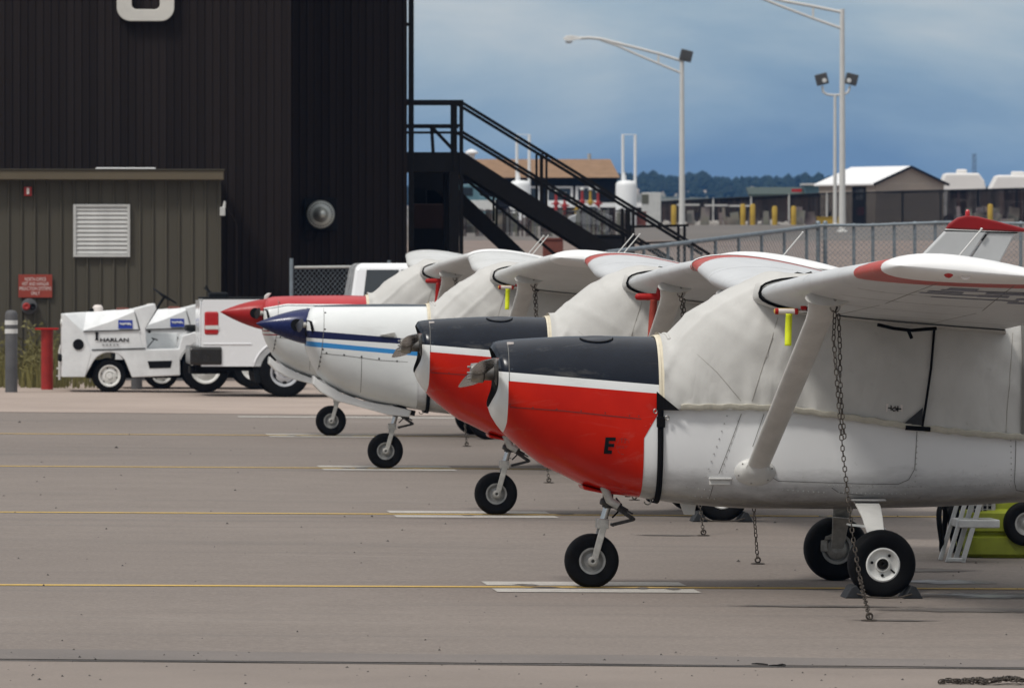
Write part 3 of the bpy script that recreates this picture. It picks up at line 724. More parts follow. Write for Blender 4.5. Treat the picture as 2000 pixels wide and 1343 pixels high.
    # ---- propeller
    if A:
        hb = Vector((-.765, 0, 1.42)); tilt = R(6.5)
        b = MB().lathe([(.03,-.055),(.062,-.05),(.066,-.01),(.066,.03),(.05,.04),(.05,.10)], hb, (1,0,0), 24)
        for j in range(6): t = j*math.pi/3; q = hb+Vector((-.05,.045*math.cos(t),.045*math.sin(t))); b.cyl(q, q+Vector((-.022,0,0)), .008, n=6)
        pr = b.build('propeller', M['steel'], e, smooth=40)
        for sg in (-1, 1):
            dirn = Vector((0, sg*math.cos(tilt), -sg*math.sin(tilt)))*1.0; nv = Vector((1,0,0)).cross(dirn)
            rg = []
            for rr, ch, an, th in ((.04,.09,86,.05),(.12,.115,84,.045),(.25,.150,82,.032),(.42,.158,80,.024),(.60,.155,79,.018),(.76,.150,78,.014),(.86,.138,78,.011),(.91,.112,78,.009),(.93,.06,78,.006)):
                an = R(an); cd_ = (nv*math.cos(an)*sg+Vector((1,0,0))*math.sin(an)); tn = cd_.cross(dirn).normalized()
                rg.append([hb+dirn*rr+cd_*(ch*.5*math.cos(t))+tn*(th*.5*math.sin(t)) for t in [2*math.pi*j/18 for j in range(18)]])
            MB().loft(rg, True, True).build('blade', M['blade'], pr, smooth=60)
    else:
        tip = FR[2].at(500, 631.5); hb = FR[2].at(597, 637); ax = (tip-hb); L_ = ax.length; ax.normalize()
        prof = [(.18*math.sqrt(max(0,1-t))*(1-.42*t**1.6)*1.02 if t < .999 else .001, t*L_) for t in [k/24 for k in range(25)]]
        prof = [(.178*(1-t**1.35)**.9 if t < .999 else .004, t*L_) for t in [k/24 for k in range(25)]]
        sp = MB().lathe([(.184,-.03),(.186,0)]+prof, hb, ax, 36).build('spinner', M['spin_blue'] if kind == 'B' else M['spin_red'], e, smooth=50)
        for sg in (-1, 1):                      # blade openings and blade roots
            c = hb+ax*.10+Vector((0, sg*.155, .01))
            MB().lathe([(.060,.012),(.062,.020),(.001,.024)], c, (.0,sg,.0), 20).build('blade_opening', M['black_text'], sp)
            q0 = c+Vector((.012,sg*.01,0))
            b = MB(); rg = []
            for rr, ch, th in ((0,.05,.05),(.04,.05,.05),(.10,.085,.04),(.3,.13,.03),(.6,.13,.02),(.88,.09,.012),(.93,.04,.008)):
                cc = q0+Vector((0,sg*rr,0)); rg.append([cc+Vector((math.cos(t)*th*.5+.25*math.sin(t)*ch*.5,0,math.sin(t)*ch*.5)) for t in [2*math.pi*j/16 for j in range(16)]])
            b.loft(rg).build('blade', M['blade_black'] if kind == 'B' else M['dark'], sp, smooth=50)
            MB().cyl(c+Vector((.03,sg*.02,.0)), c+Vector((.11,sg*.02,.0)), .028, n=12).build('blade_clamp', M['gear_grey'], sp, smooth=40)
            iz = 1.415; MB().add([Vector((x, sg*y, z)) for x, y, z in ((-.800,.19,iz+.09),(-.775,.325,iz+.075),(-.755,.345,iz),(-.775,.325,iz-.09),(-.815,.19,iz-.07))]+[Vector((x-.012, sg*y, z)) for x, y, z in ((-.812,.19,iz+.09),(-.775,.335,iz+.08),(-.745,.375,iz),(-.775,.335,iz-.095),(-.825,.19,iz-.07))],
                 [(0,1,2,3,4),(9,8,7,6,5)]+[(j,5+j,5+(j+1) % 5,(j+1) % 5) for j in range(5)]).build('cooling_inlet', M['black_text'], e)
        L3 = lambda x, y: FR[2].xz(x, y, -.17)
        poly = [L3(*p) for p in ((613,733),(626,745),(640,753),(669,768),(711,783),(770,793),(804,801),(799,814),(759,810),(711,797),(658,783),(627,766),(611,750))]
        MB().prism(poly, -.19, .19).build('cowl_scoop', M['white'], e, bevel=.012)
        tri = [(x, z) for x, z in (FR[2].xz(742,654,-.44),FR[2].xz(771,649,-.44),FR[2].xz(771,657,-.44))]
        MB().prism(tri, -half(full,.1,1.33)-.02, -half(full,.1,1.33)+.03).build('air_vent', M['gear_grey'], e)
        sm_ = [(x, z) for x, z in ((-.70,1.64),(-.70,1.67),(-.66,1.695),(-.55,1.69),(-.5,1.66))]
        if kind == 'C': MB().prism([(-.80,1.60),(-.79,1.66),(-.75,1.69),(-.72,1.69),(-.76,1.63)], .02, .30).build('far_blade_cuff', M['dull_white'], e, bevel=.006)
    return e, full
def dome(c, r, ax, hs=1.0, n=12):
    c = Vector(c); ax = Vector(ax).normalized(); u = Vector((0,0,1)) if abs(ax.z) < .9 else Vector((1,0,0)); a = ax.cross(u).normalized(); b = ax.cross(a)
    vs = []; fs = []; K = 4
    for k in range(K):
        ph = k*math.pi/2/K
        for j in range(n): t = 2*math.pi*j/n; vs.append(c+(a*math.cos(t)+b*math.sin(t))*r*math.cos(ph)+ax*r*hs*math.sin(ph))
    vs.append(c+ax*r*hs)
    for k in range(K-1):
        for j in range(n): fs.append((k*n+j, k*n+(j+1) % n, (k+1)*n+(j+1) % n, (k+1)*n+j))
    for j in range(n): fs.append(((K-1)*n+j, (K-1)*n+(j+1) % n, K*n))
    return vs, fs
LAB = ['nearest airplane, red and navy nose with a black letter E', 'second airplane from the front, red and navy nose with bare propeller',
       'white airplane with pointed dark blue spinner and blue stripes', 'farthest airplane, with pointed red spinner and red-topped cowling']
KIND = ['A', 'A', 'B', 'C']
CM = [scheme('red_navy_cowl_paint', FR[0], 'A'), None, scheme('white_blue_cowl_paint', FR[2], 'B'), scheme('white_red_cowl_paint', FR[3], 'C')]
CM[1] = CM[0]
PL = []
for i in range(4):
    PL.append(airplane(FR[i], KIND[i], LAB[i], CM[i], M['wing_red'] if i < 2 else M['wing_plain'], i))
# ---------------------------------------------------------------- small things on the two red airplanes
def polyline_on(full, pts, r, off=.002, n=6, steps=10):
    path = []
    for (u0,w0),(u1,w1) in zip(pts, pts[1:]):
        for k in range(steps): t = k/steps; path.append(side(full, u0+(u1-u0)*t, w0+(w1-w0)*t, off))
    path.append(side(full, *pts[-1], off))
    return MB().tube(path, r, n)
def seam_bar(full, pts, w=.006, off=.0015, steps=8):
    b = MB(); prev = None
    for (u0,w0),(u1,w1) in zip(pts, pts[1:]):
        for k in range(steps+1):
            t = k/steps; u, z = u0+(u1-u0)*t, w0+(w1-w0)*t
            du, dz = u1-u0, w1-w0; L_ = math.hypot(du, dz); nx, nz_ = -dz/L_*w/2, du/L_*w/2
            a, c = side(full, u+nx, z+nz_, off), side(full, u-nx, z-nz_, off)
            if prev: b.add([prev[0], prev[1], c, a], [(0,1,2,3)])
            prev = (a, c)
        prev = None
    return b
M['seam_red'] = mat('dark_red_seam', (.16,.012,.008), .7, var=.3, scale=30)
for i in (0, 1):
    e, full = PL[i]; fr = FR[0]
    q = lambda x, y, v=-.47: fr.xz(x, y, v)
    fc = ST_A+ST_F[1:]
    b = seam_bar(fc, [q(996,795,-.40), q(1100,802,-.43), q(1252,818,-.45)], .007, .002)
    b2 = seam_bar(fc, [q(994.5,672,-.3), q(995,700,-.36), q(995,744,-.38)], .004, .002)
    b2.build('bowl_seam', M['seam'], e); b.build('cowl_seams', M['seam_red'], e)['kind'] = 'stuff'
    # panel seams of the fuselage side and the door
    b = MB()
    for pts in ([(1448,808),(1405,925)], [(1492,808),(1470,872)], [(1395,948),(1390,975)], [(1520,939),(1700,945),(1755,945),(1775,936),(1786,915),(1790,842)], [(1520,939),(1497,925),(1488,905)],
                [(1985,855),(1984,940),(1990,958),(2010,962)], [(1625,952),(1640,962),(1690,968)]):
        s_ = seam_bar(fc, [q(*p, -.50) for p in pts],   .0042, .002); b.add(s_.v, s_.f)
    b.build('panel_seams', M['seam'], e)['kind'] = 'stuff'
    b = MB()
    def rv(x0, y0, x1, y1, n):
        for k in range(n):
            t = k/(n-1); p = q(x0+(x1-x0)*t, y0+(y1-y0)*t, -.5); b.add(*dome(side(fc, p[0], p[1], .0005), .0052, (0,-1,0), .55, 6))
    for a in ((1263,832,1246,955,9),(1272,828,1262,945,8),(1420,812,1380,930,9),(1442,822,1410,920,8),(1500,815,1476,880,7),(1300,945,1390,958,9),(1620,948,1800,950,22),(1640,962,1770,965,16),(1800,950,1985,946,20),(1790,860,1788,940,8),(1975,860,1978,950,9),(1510,955,1610,962,11),(1300,962,1400,975,9)):
        rv(*a)
    b.build('rivets', M['rivet'], e)['kind'] = 'stuff'
    b = MB()
    for x, y in ((998,790),(1042,796),(1088,799),(1135,802),(1182,806),(1229,811),(1247,812),(1240,835),(1232,900),(1233,908)):
        p = q(x, y, -.43); b.add(*dome(side(fc, p[0], p[1], .0005), .006, (0,-1,0), .25, 8))
    b.build('cowl_fasteners', M['seam_red'], e)['kind'] = 'stuff'
    # oil door on the cowl top, light latch tab
    b = MB(); c = fr.at(1166, 660, -.20); rg = []
    for s in (1.0, .9):
        for j in range(24):
            t = 2*math.pi*j/24; u = c.x+.105*s*math.cos(t); th = R(74)+R(10)*s*math.sin(t); p = ring(fc, u, th, .006 if s < 1 else .002); b.v.append(tuple(p))
    b.f = [tuple(range(24,48))]+[(j,(j+1) % 24,24+(j+1) % 24,24+j) for j in range(24)]; od = b.build('oil_door', CM[0], e)
    b = MB()
    for j in range(13): t = math.pi+math.pi*j/12; p = ring(fc, c.x+.108*math.cos(t), R(74)+R(10.3)*math.sin(t), .004); b.v.append(tuple(p))
    pts = [Vector(p) for p in b.v]; MB().tube(pts, .005, 6).build('oil_door_gap', M['black_text'], od)
    c = q(1001, 672, -.33); p = side(fc, *c, .002); MB().box(p.x-.022,p.x+.022,p.y-.006,p.y+.03,p.z-.011,p.z+.011).build('latch_tab', M['sign_text'], e, bevel=.004)
    b = MB(); c = q(1408, 938, -.5); yy = -half(fc, c[0], c[1])
    b.box(c[0]-.075,c[0]+.075,yy-.022,yy+.02,c[1]+.005,c[1]+.018); b.box(c[0]-.07,c[0]+.07,yy-.005,yy+.02,c[1]-.03,c[1]+.005); b.build('step_bracket', M['dull_white'], e, bevel=.004)
    # belly bits near the nose gear
    b = MB()
    for (x, y, v, r) in ((1236,968,.05,.022),(1246,969,-.1,.018),(1226,970,.1,.02)): p = fr.at(x, y, v); b.cyl(p+Vector((0,0,.05)), p, r, n=10)
    p = fr.at(1345,990,-.1); b.build('drain_fittings', M['dark'], e, smooth=40)
    MB().loft([[Vector((p.x+a, p.y+y, p.z+z)) for a, y in ((-.06+s,-.02),(.05-s*.4,-.02),(.05-s*.4,.02),(-.06+s,.02))] for z, s in ((.03,0),(-.05,.03))]).build('belly_antenna', M['dull_white'], e, bevel=.005)
    MB().prism([fr.xz(*p_, -.06) for p_ in ((1134,946),(1138,955),(1180,963),(1228,966),(1228,958),(1170,956))], -.16, .16).build('cowl_lip', CM[0], e, bevel=.01)
# lettering only on the nearest airplane
e, full = PL[0]; fr = FR[0]; fc = ST_A+ST_F[1:]
def decal(name, pol, parent, m, off=.0035, v=-.43, tab=fc, th=.002):
    b = MB(); n = len(pol); pts = [fr.xz(x, y, v) for x, y in pol]
    b.v = [tuple(side(tab, u, w, off)) for u, w in pts]; b.f = [tuple(range(n))]
    return b.build(name, m, parent)
cw = [o for o in e.children if o.name.startswith('cowling')][0]
E_ = [(1183,853),(1202.5,853.5),(1202.5,861),(1192,860.5),(1191.5,866),(1201.5,866.5),(1201,873),(1191,872.5),(1190.5,878),(1195,878.5),(1194.5,885),(1180.5,884.5)]
b = MB()
for x0, x1, y0, y1 in ((1181,1188.5,853.5,886),(1188.5,1201,853.5,860.5),(1188.5,1199.5,866,872.5),(1188.5,1196.5,879,886)):
    o_ = len(b.v); k = 6
    for jy in range(k+1):
        for jx in range(k+1):
            yy_ = y0+(y1-y0)*jy/k; sl_ = (869-yy_)*.09; b.v.append(tuple(side(fc, *fr.xz(x0+(x1-x0)*jx/k+sl_, yy_, -.43), .006)))
    for jy in range(k):
        for jx in range(k): a_ = o_+jy*(k+1)+jx; b.f.append((a_, a_+1, a_+k+2, a_+k+1))
b.build('letter', M['black_text'], cw)['label'] = 'black letter E'
M['stamp'] = mat('faded_stamp_ink', (.20,.015,.012), .6, var=.5, scale=60)
b = MB()
for j in range(36):
    if j % 4 == 3: continue
    t0, t1 = 2*math.pi*j/36, 2*math.pi*(j+.8)/36
    P4 = [fr.xz(1217+r*math.cos(t)*.9, 871+r*math.sin(t)*1.15, -.43) for r, t in ((14.5,t0),(14.5,t1),(13.2,t1),(13.2,t0))]
    b.add([side(fc, *p, .006) for p in P4], [(0,1,2,3)])
b.build('stamp_ring', M['stamp'], cw)
def text_on(s, size, m, parent, put, name, align='CENTER', bold=0.0):
    cu = bpy.data.curves.new('t', 'FONT'); cu.body = s; cu.size = size; cu.align_x = align; cu.align_y = 'CENTER'; cu.offset = bold; cu.resolution_u = 3
    o = bpy.data.objects.new('t', cu); COL.objects.link(o); bpy.context.view_layer.update()
    me = o.to_mesh(); vs = [put(v.co.x, v.co.y) for v in me.vertices]; fs = [tuple(p.vertices) for p in me.polygons]
    o.to_mesh_clear(); bpy.data.objects.remove(o); bpy.data.curves.remove(cu)
    b = MB(); b.v = [tuple(v) for v in vs]; b.f = fs; return b.build(name, m, parent)
c0 = fr.xz(1217, 861, -.43)
text_on('12', .040, M['stamp'], cw, lambda x, y: side(fc, c0[0]+x, c0[1]+y, .006), 'stamp_number')
c1 = fr.xz(1217, 873, -.43)
text_on('VOLTS', .026, M['stamp'], cw, lambda x, y: side(fc, c1[0]+x, c1[1]+y, .006), 'stamp_text')
# faded registration seen edge-on under the near wing
b = MB()
for v0, v1, f0_, f1_ in ((-4.45,-4.28,.42,.56),(-4.28,-4.20,.40,.84),(-4.12,-3.98,.36,.52),(-4.16,-4.02,.62,.94),(-3.92,-3.84,.34,.62),(-3.95,-3.80,.60,.74),(-3.80,-3.66,.78,.93),(-3.62,-3.55,.42,.80),(-3.5,-3.36,.76,.88)):
    k = 8; o = len(b.v)
    for j in range(k+1): x = f0_+(f1_-f0_)*j/k; b.v += [tuple(under(v0, x)), tuple(under(v1, x))]
    b.f += [(o+2*j, o+2*j+2, o+2*j+3, o+2*j+1) for j in range(k)]
wg = [o for o in e.children if o.name.startswith('wing') and 'tip' not in o.name][0]
b.build('registration_marks', M['mark_blue'], wg)
b = MB()
for v, f0_, f1_ in ((-1.15,.15,.95),(-2.0,.12,.70),(-2.9,.12,.70),(-3.6,.1,.7)):
    for j in range(10): b.bar(under(v, f0_+(f1_-f0_)*j/10, .001), under(v, f0_+(f1_-f0_)*(j+1)/10, .001), .006, .003)
for fx in (.32,.70):
    for j in range(12): b.bar(under(-.6-4.2*j/12, fx, .001), under(-.6-4.2*(j+1)/12, fx, .001), .006, .003)
b.build('underside_seams', M['seam'], wg)['kind'] = 'stuff'

# seams and fasteners on the two white airplanes' cowlings
for i in (2, 3):
    e, full = PL[i]; q = lambda x, y: FR[2].xz(x, y, -.40); fb = ST_B+ST_F[1:]; b = MB()
    for pts in ([(635,597),(633,640),(628,690),(622,727)], [(629,690),(680,695),(740,703),(815,708)], [(706,696),(706,775)], [(815,700),(815,785)]):
        s_ = seam_bar(fb, [q(*p) for p in pts], .005, .002); b.add(s_.v, s_.f)
    b.build('cowl_seams', M['seam'], e)['kind'] = 'stuff'
    b = MB()
    for x, y in ((637,611),(635,643),(631,682),(638,689),(672,693),(706,696),(740,700),(775,705),(627,697),(626,706),(625,715)):
        p = q(x, y); b.add(*dome(side(fb, p[0], p[1], .0005), .010, (0,-1,0), .4, 8))
    b.build('cowl_fasteners', M['dark_steel'], e)['kind'] = 'stuff'
# ================================================================ canvas covers
HEM = [FR[0].xz(x, y, -.5) for x, y in ((1283,797),(1325,799),(1440,798),(1500,800),(1560,805),(1700,825),(1790,838),(1900,850),(2000,858))]
HEM = [(HEM[0][0]-.2, HEM[0][1])]+HEM+[(3.3,1.14),(4.4,1.12)]
HEM = [(a, b) for a, b in HEM]
def hem(u): return lerp(HEM, u)
FC = ST_A+ST_F[1:]
def theta_of(u, w):
    zt, zb, hw = sec(FC, u); zc = waist(u, zt, zb); nt_, nb_ = expo(u)
    if w >= zc: return math.asin(min(1, ((w-zc)/(zt-zc))**(nt_/2)))
    return -math.asin(min(1, ((zc-w)/(zc-zb))**(nb_/2)))
def wrinkle(p, seed, k=1.0):
    h = hem(p.x); s = 0.0
    s += .015*noise.noise((p.x*2.2+seed*9, p.y*1.5, p.z*1.8+p.x*1.3))
    fold = noise.noise((p.x*3.2-p.z*3.6+seed*5, p.y, (p.x+p.z)*.8)); rdg = max(0, 1-abs(fold)*3.4); s += .019*rdg**2.5*lerp([(.4,1),(1.1,.8),(1.5,.6),(4,.5)], p.x); r2 = max(0, 1-abs(noise.noise((p.x*2.1+p.z*2.6+seed*3, p.y*.6, p.z*.7)))*4); s += .014*r2**2.5
    dz = max(0, p.z-h); s += .009*math.exp(-dz/.12)*math.sin(p.x*46+4*noise.noise((p.x*3, seed, 0)))
    s += .006*noise.noise((p.x*9+seed, p.y*6, p.z*5))
    # drag lines near the windscreen post
    s += .009*math.sin((p.z*26+p.x*9)+3*noise.noise((p.x*2, p.z*2, seed)))*math.exp(-((p.x-1.22)/.22)**2)*smooth01((p.z-h)/.15)
    return s*k
def cside(u, w, off=.03, sd=0): p = side(FC, u, w, off); return p+Vector((0, -wrinkle(p, sd), 0))
CLAB = ['light grey canvas cabin cover on the nearest airplane', 'canvas cabin cover on the second airplane, above its red nose', 'canvas cover on the airplane with the blue spinner', 'canvas cover on the farthest airplane, behind the red cowling']
for i in range(4):
    fr = FR[i]; c = fr.empty('canvas_cover'); tag(c, CLAB[i], 'cover', 'canvas cabin covers')
    us = [.425]
    while us[-1] < 4.25: us.append(us[-1]+(.022 if us[-1] < 1.6 else .045 if us[-1] < 3 else .09))
    b = MB(); K = 84
    rows = []
    for u in us:
        t0 = theta_of(u, hem(u)); row = []
        for k in range(K+1):
            x = k/K; th = t0+(math.pi-2*t0)*x
            p = ring(FC, u, th, .024); ctr = Vector((u, 0, 1.3)); d = (p-ctr); d.x = 0
            d.normalize(); p = p+d*(wrinkle(p, i)+.004); row.append(p)
        rows.append(row)
    b.loft(rows, closed=False); b.build('canvas', M['canvas'], c, smooth=70)
    # cream band at the nose end
    b = MB(); rows = []
    for u, o in ((.376,.004),(.376,.010),(.392,.013),(.394,.0105),(.401,.0105),(.403,.014),(.424,.024)):
        t0 = theta_of(.41, 1.195); rows.append([ring(FC, max(.36, u), t0+(math.pi-2*t0)*k/48, o)+Vector((.018-.0*k,0,0)) for k in range(49)])
    b.loft(rows, closed=False); b.build('front_band', M['cream'], c, smooth=40)
    # piping roll at the foot of the windscreen
    t0 = theta_of(.50, 1.30)
    MB().tube([ring(FC, .475+.10*(1-math.sin(th))**1.1, th, .034) for th in [t0+.9+(math.pi-2*t0-1.8)*k/40 for k in range(41)]], [.003]+[.011+.004*noise.noise((k*.35,i,0)) for k in range(39)]+[.003], 8).build('piping', M['canvas'], c, smooth=60)
    # hem
    for sg in (1, -1):
        b = MB(); rows = []
        for u in [.53+.03*k for k in range(122)]:
            h = hem(u)+.004*math.sin(u*46)
            rows.append([Vector((u, sg*y, w)) for y, w in [(-half(FC, u, h+a)-o, h+a) for a, o in ((.036,.030),(.031,.054),(.004,.052),(-.005,.044),(-.002,.008))]])
        b.loft(rows, closed=False).build('hem', M['hem'], c, smooth=50)
    # sleeves and elastic around the wing roots
    for sg in (-1, 1):
        MB().loft([wring(sg*.36, off=.03), wring(sg*.50, off=.028), wring(sg*.555, off=.016), wring(sg*.565, off=.010)], False, False).build('wing_sleeve', M['canvas'], c, smooth=60)
        lp = wring(sg*.568, off=.012); MB().tube(lp[11:31], .009, 6).build('elastic_edge', M['black'], c, smooth=50)
        tp = lp[15]; MB().tube([tp+Vector((-.06,sg*.02,.01)), tp+Vector((0,0,.03)), tp+Vector((.05,sg*.02,.022)), tp+Vector((.09,-sg*.01,.035)), tp+Vector((.13,sg*.02,.005))], [.006,.01,.007,.009,.003], 6).build('tie_cord', M['black'], c, smooth=50)
    # seams
    q = lambda x, y, v=-.53: FR[0].xz(x, y, v)
    for pts in ([(1521,620),(1495,700),(1465,792)], [(1362,690),(1400,725),(1452,788)], [(1981,650),(1968,800),(1966,850)]):
        pp = [q(*p) for p in pts]; path = []
        for (a0,a1),(b0,b1) in zip(pp, pp[1:]):
            for k in range(10): path.append(cside(a0+(b0-a0)*k/10, a1+(b1-a1)*k/10, .0295, i))
        MB().tube(path, .0024, 5).build('stitched_seam', M['thread'], c)
    # black corner, strap and buckle
    tri = [q(1283,764), q(1283,801), q(1327,801)]; tri = [tri[0], tri[1], tri[2]]
    b = MB(); n = 8
    for a in range(n+1):
        for d in range(n+1-a):
            s_, t_2 = a/n, d/n; u = tri[0][0]*(1-s_-t_2)+tri[1][0]*s_+tri[2][0]*t_2; w = tri[0][1]*(1-s_-t_2)+tri[1][1]*s_+tri[2][1]*t_2
            b.v.append(tuple(cside(u, w, .056, i)))
    idx = {}; k = 0
    for a in range(n+1):
        for d in range(n+1-a): idx[(a,d)] = k; k += 1
    for a in range(n):
        for d in range(n-a):
            b.f.append((idx[(a,d)], idx[(a+1,d)], idx[(a,d+1)]))
            if d < n-a-1: b.f.append((idx[(a+1,d)], idx[(a+1,d+1)], idx[(a,d+1)]))
    b.build('corner_patch', M['black'], c)
    u0, u1 = q(1284,900,-.48)[0], q(1295.5,900,-.48)[0]; t0 = theta_of(.45, 1.21)
    def sp_(u, th):
        p = ring(FC, u+.10*smooth01((1.14-ring(FC, u, th).z)/.12), th, .015); p.x = u; return p
    rows = [[sp_(u, t0-(t0+math.pi/2)*k/30) for k in range(31)]+[sp_(u, -math.pi/2-(t0+math.pi/2)*k/30) for k in range(1, 31)] for u in (u0, (u0+u1)/2, u1)]
    stp = MB().loft(rows, closed=False).build('belly_strap', M['black'], c, smooth=50)
    md = stp.modifiers.new('thick', 'SOLIDIFY'); md.thickness = .004
    um = (u0+u1)/2; w = q(1293,824)[1]; y = -half(FC, um, w)-.012
    MB().box(um-.026,um+.030,y-.018,y+.006,w-.036,w+.036).build('buckle', M['black'], stp, bevel=.006)
    w = sec(FC, um)[1]; MB().tube([(um-.05+.022*math.cos(t)-.005, -.22, w-.02+.022*math.sin(t)) for t in [R(180+230*k/12) for k in range(13)]], .005, 6).build('strap_hook', M['steel'], stp)
    for x, y in ((1281,803),(1304,816)):
        p = side(FC, *q(x, y), .034); MB().tube([p+Vector((.012*math.cos(t), -.004, .014*math.sin(t))) for t in [2*math.pi*k/10 for k in range(10)]], .0045, 6, closed=True).build('lace_ring', M['steel'], c)
    if i == 0:
        # side strap with its triangular patch, maker's tag, strap under the wing
        pp = [q(1826,645,-.56), q(1818,720,-.56), q(1808,790,-.56), q(1801,832,-.56)]; path = [cside(a, b_, .046, i) for a, b_ in pp]
        sdc = MB().tube(path, .009, 6).build('side_cord', M['black'], c, smooth=50)
        t3 = [q(1763,827), q(1801,795), q(1799,830)]; MB().add([cside(*p, .052, i) for p in t3], [(0,1,2)]).build('cord_patch', M['rubber'], sdc)
        t4 = [q(1767,830), q(1815,833), q(1815,842), q(1767,839)]; MB().add([side(FC, *p, .064) for p in t4]+[side(FC, *p, .02) for p in t4], [(0,1,2,3),(0,4,5,1),(1,5,6,2),(2,6,7,3),(3,7,4,0)]).build('cord_anchor', M['black'], sdc)
        t5 = [q(1730,788), q(1762,790), q(1761,806), q(1730,804)]; tg = MB().add([cside(*p, .0305, i) for p in t5], [(0,1,2,3)]).build('maker_tag', M['sign_text'], c)
        b = MB()
        for pts in ([(1733,796),(1759,798)], [(1739,791),(1739,801)], [(1752,792),(1752,803)], [(1741,799),(1747,793),(1750,800),(1744,802),(1741,799)]):
            path = [cside(*q(*p), .0325, i) for p in pts]; b.tube(path, .0035, 5)
        b.build('tag_mark', M['black_text'], tg)
        pth = [FR[0].at(x, y, -.66) for x, y in ((1714,634),(1745,641),(1780,645),(1829,641))]
        b = MB(); [b.bar(p, r_, .05, .022) for p, r_ in zip(pth, pth[1:])]; b.bar(FR[0].at(1774,645,-.66), FR[0].at(1781,661,-.66), .02, .022); b.build('wing_strap', M['black'], c, bevel=.004)
    pr = [.0]; 
    b = MB(); rows = []
    for u in [q(1985,700)[0]+.04+.06*k for k in range(30)]:
        t0 = theta_of(u, hem(u)+.04); t1 = theta_of(u, min(sec(FC, u)[0]-.08, 1.86))
        rows.append([ring(FC, u, t0+(t1-t0)*k/14, .034)+Vector((0,-wrinkle(Vector((u,-.5,1.5)), i)-.012,0)) for k in range(15)])
    b.loft(rows, closed=False).build('rear_panel', M['dark_canvas'], c, smooth=60)
# ================================================================ pitot covers and streamers
for i in range(4):
    fr = FR[i]; pm = under(-1.62, .16, 0); a = pm+Vector((-.30,0,-.05)); z = a.z
    if i in (0, 2):
        t = fr.empty('pitot_cover'); tag(t, 'yellow pitot cover with lime ribbon under the wing of the %s' % ('nearest airplane' if i == 0 else 'blue-spinner airplane'), 'pitot cover', 'pitot covers with ribbons')
        MB().tube([a+Vector((x,0,0)) for x in (-.006,0,.02,.13,.15,.156)], [.006,.017,.020,.020,.017,.006], 12).build('cover_sleeve', M['line_yellow'], t, smooth=50)
        MB().tube([a+Vector((x,-.004,0)) for x in (.008,.022,.128,.142)], [.018,.0185,.0185,.018], 12).build('cover_core', M['sign_text'], t, smooth=50)
        for x in (.012,.138): MB().lathe([(.004,-.012),(.0205,-.01),(.0205,.01),(.004,.012)], a+Vector((x,-.004,0)), (1,0,0), 12).build('end_band', M['red_plastic'], t, smooth=50)
        b = MB(); k = 14
        for j in range(k+1): s = j/k; b.v += [(a.x+.070-.008*s, a.y-.022+.012*math.sin(s*4), z-.015-.205*s), (a.x+.114-.008*s, a.y-.018+.010*math.sin(s*4+.4), z-.015-.205*s)]
        b.f = [(2*j,2*j+1,2*j+3,2*j+2) for j in range(k)]; rb = b.build('ribbon', M['lime'], t, smooth=60); rb.modifiers.new('thick','SOLIDIFY').thickness = .002
        MB().box(a.x+.166,a.x+.205,a.y-.02,a.y+.02,z+.01,z+.036).build('mast_tag', M['red_plastic'], t, bevel=.006)
        MB().box(a.x+.2055,a.x+.232,a.y-.019,a.y+.019,z+.0,z+.03).build('mast_tag_end', M['black'], t, bevel=.006)
    else:
        t = fr.empty('pitot_cover'); tag(t, 'red pitot cover with long %s streamer under the wing of the %s' % (('faded red', 'second airplane') if i == 1 else ('dark red', 'farthest airplane')), 'pitot cover', 'pitot covers with ribbons')
        MB().tube([a+Vector((x,0,0)) for x in (-.01,0,.02,.20,.225,.235)], [.008,.024,.028,.030,.034,.01], 12).build('cover_sleeve', M['red_plastic'], t, smooth=50)
        MB().tube([a+Vector((.19,0,0)), a+Vector((.20,0,.05)), a+Vector((.205,0,.085))], [.034,.034,.032], 12).build('cover_collar', M['red_plastic'], t, smooth=50)
        b = MB(); k = 18
        for j in range(k+1): s = j/k; b.v += [(a.x+.115-.03*s, a.y-.03+.015*math.sin(s*5), z-.02-.42*s), (a.x+.175-.03*s, a.y-.026+.014*math.sin(s*5+.5), z-.02-.42*s)]
        b.f = [(2*j,2*j+1,2*j+3,2*j+2) for j in range(k)]; rb = b.build('streamer', M['red_fabric'] if i == 1 else M['red_plastic'], t, smooth=60); rb.modifiers.new('thick','SOLIDIFY').thickness = .002
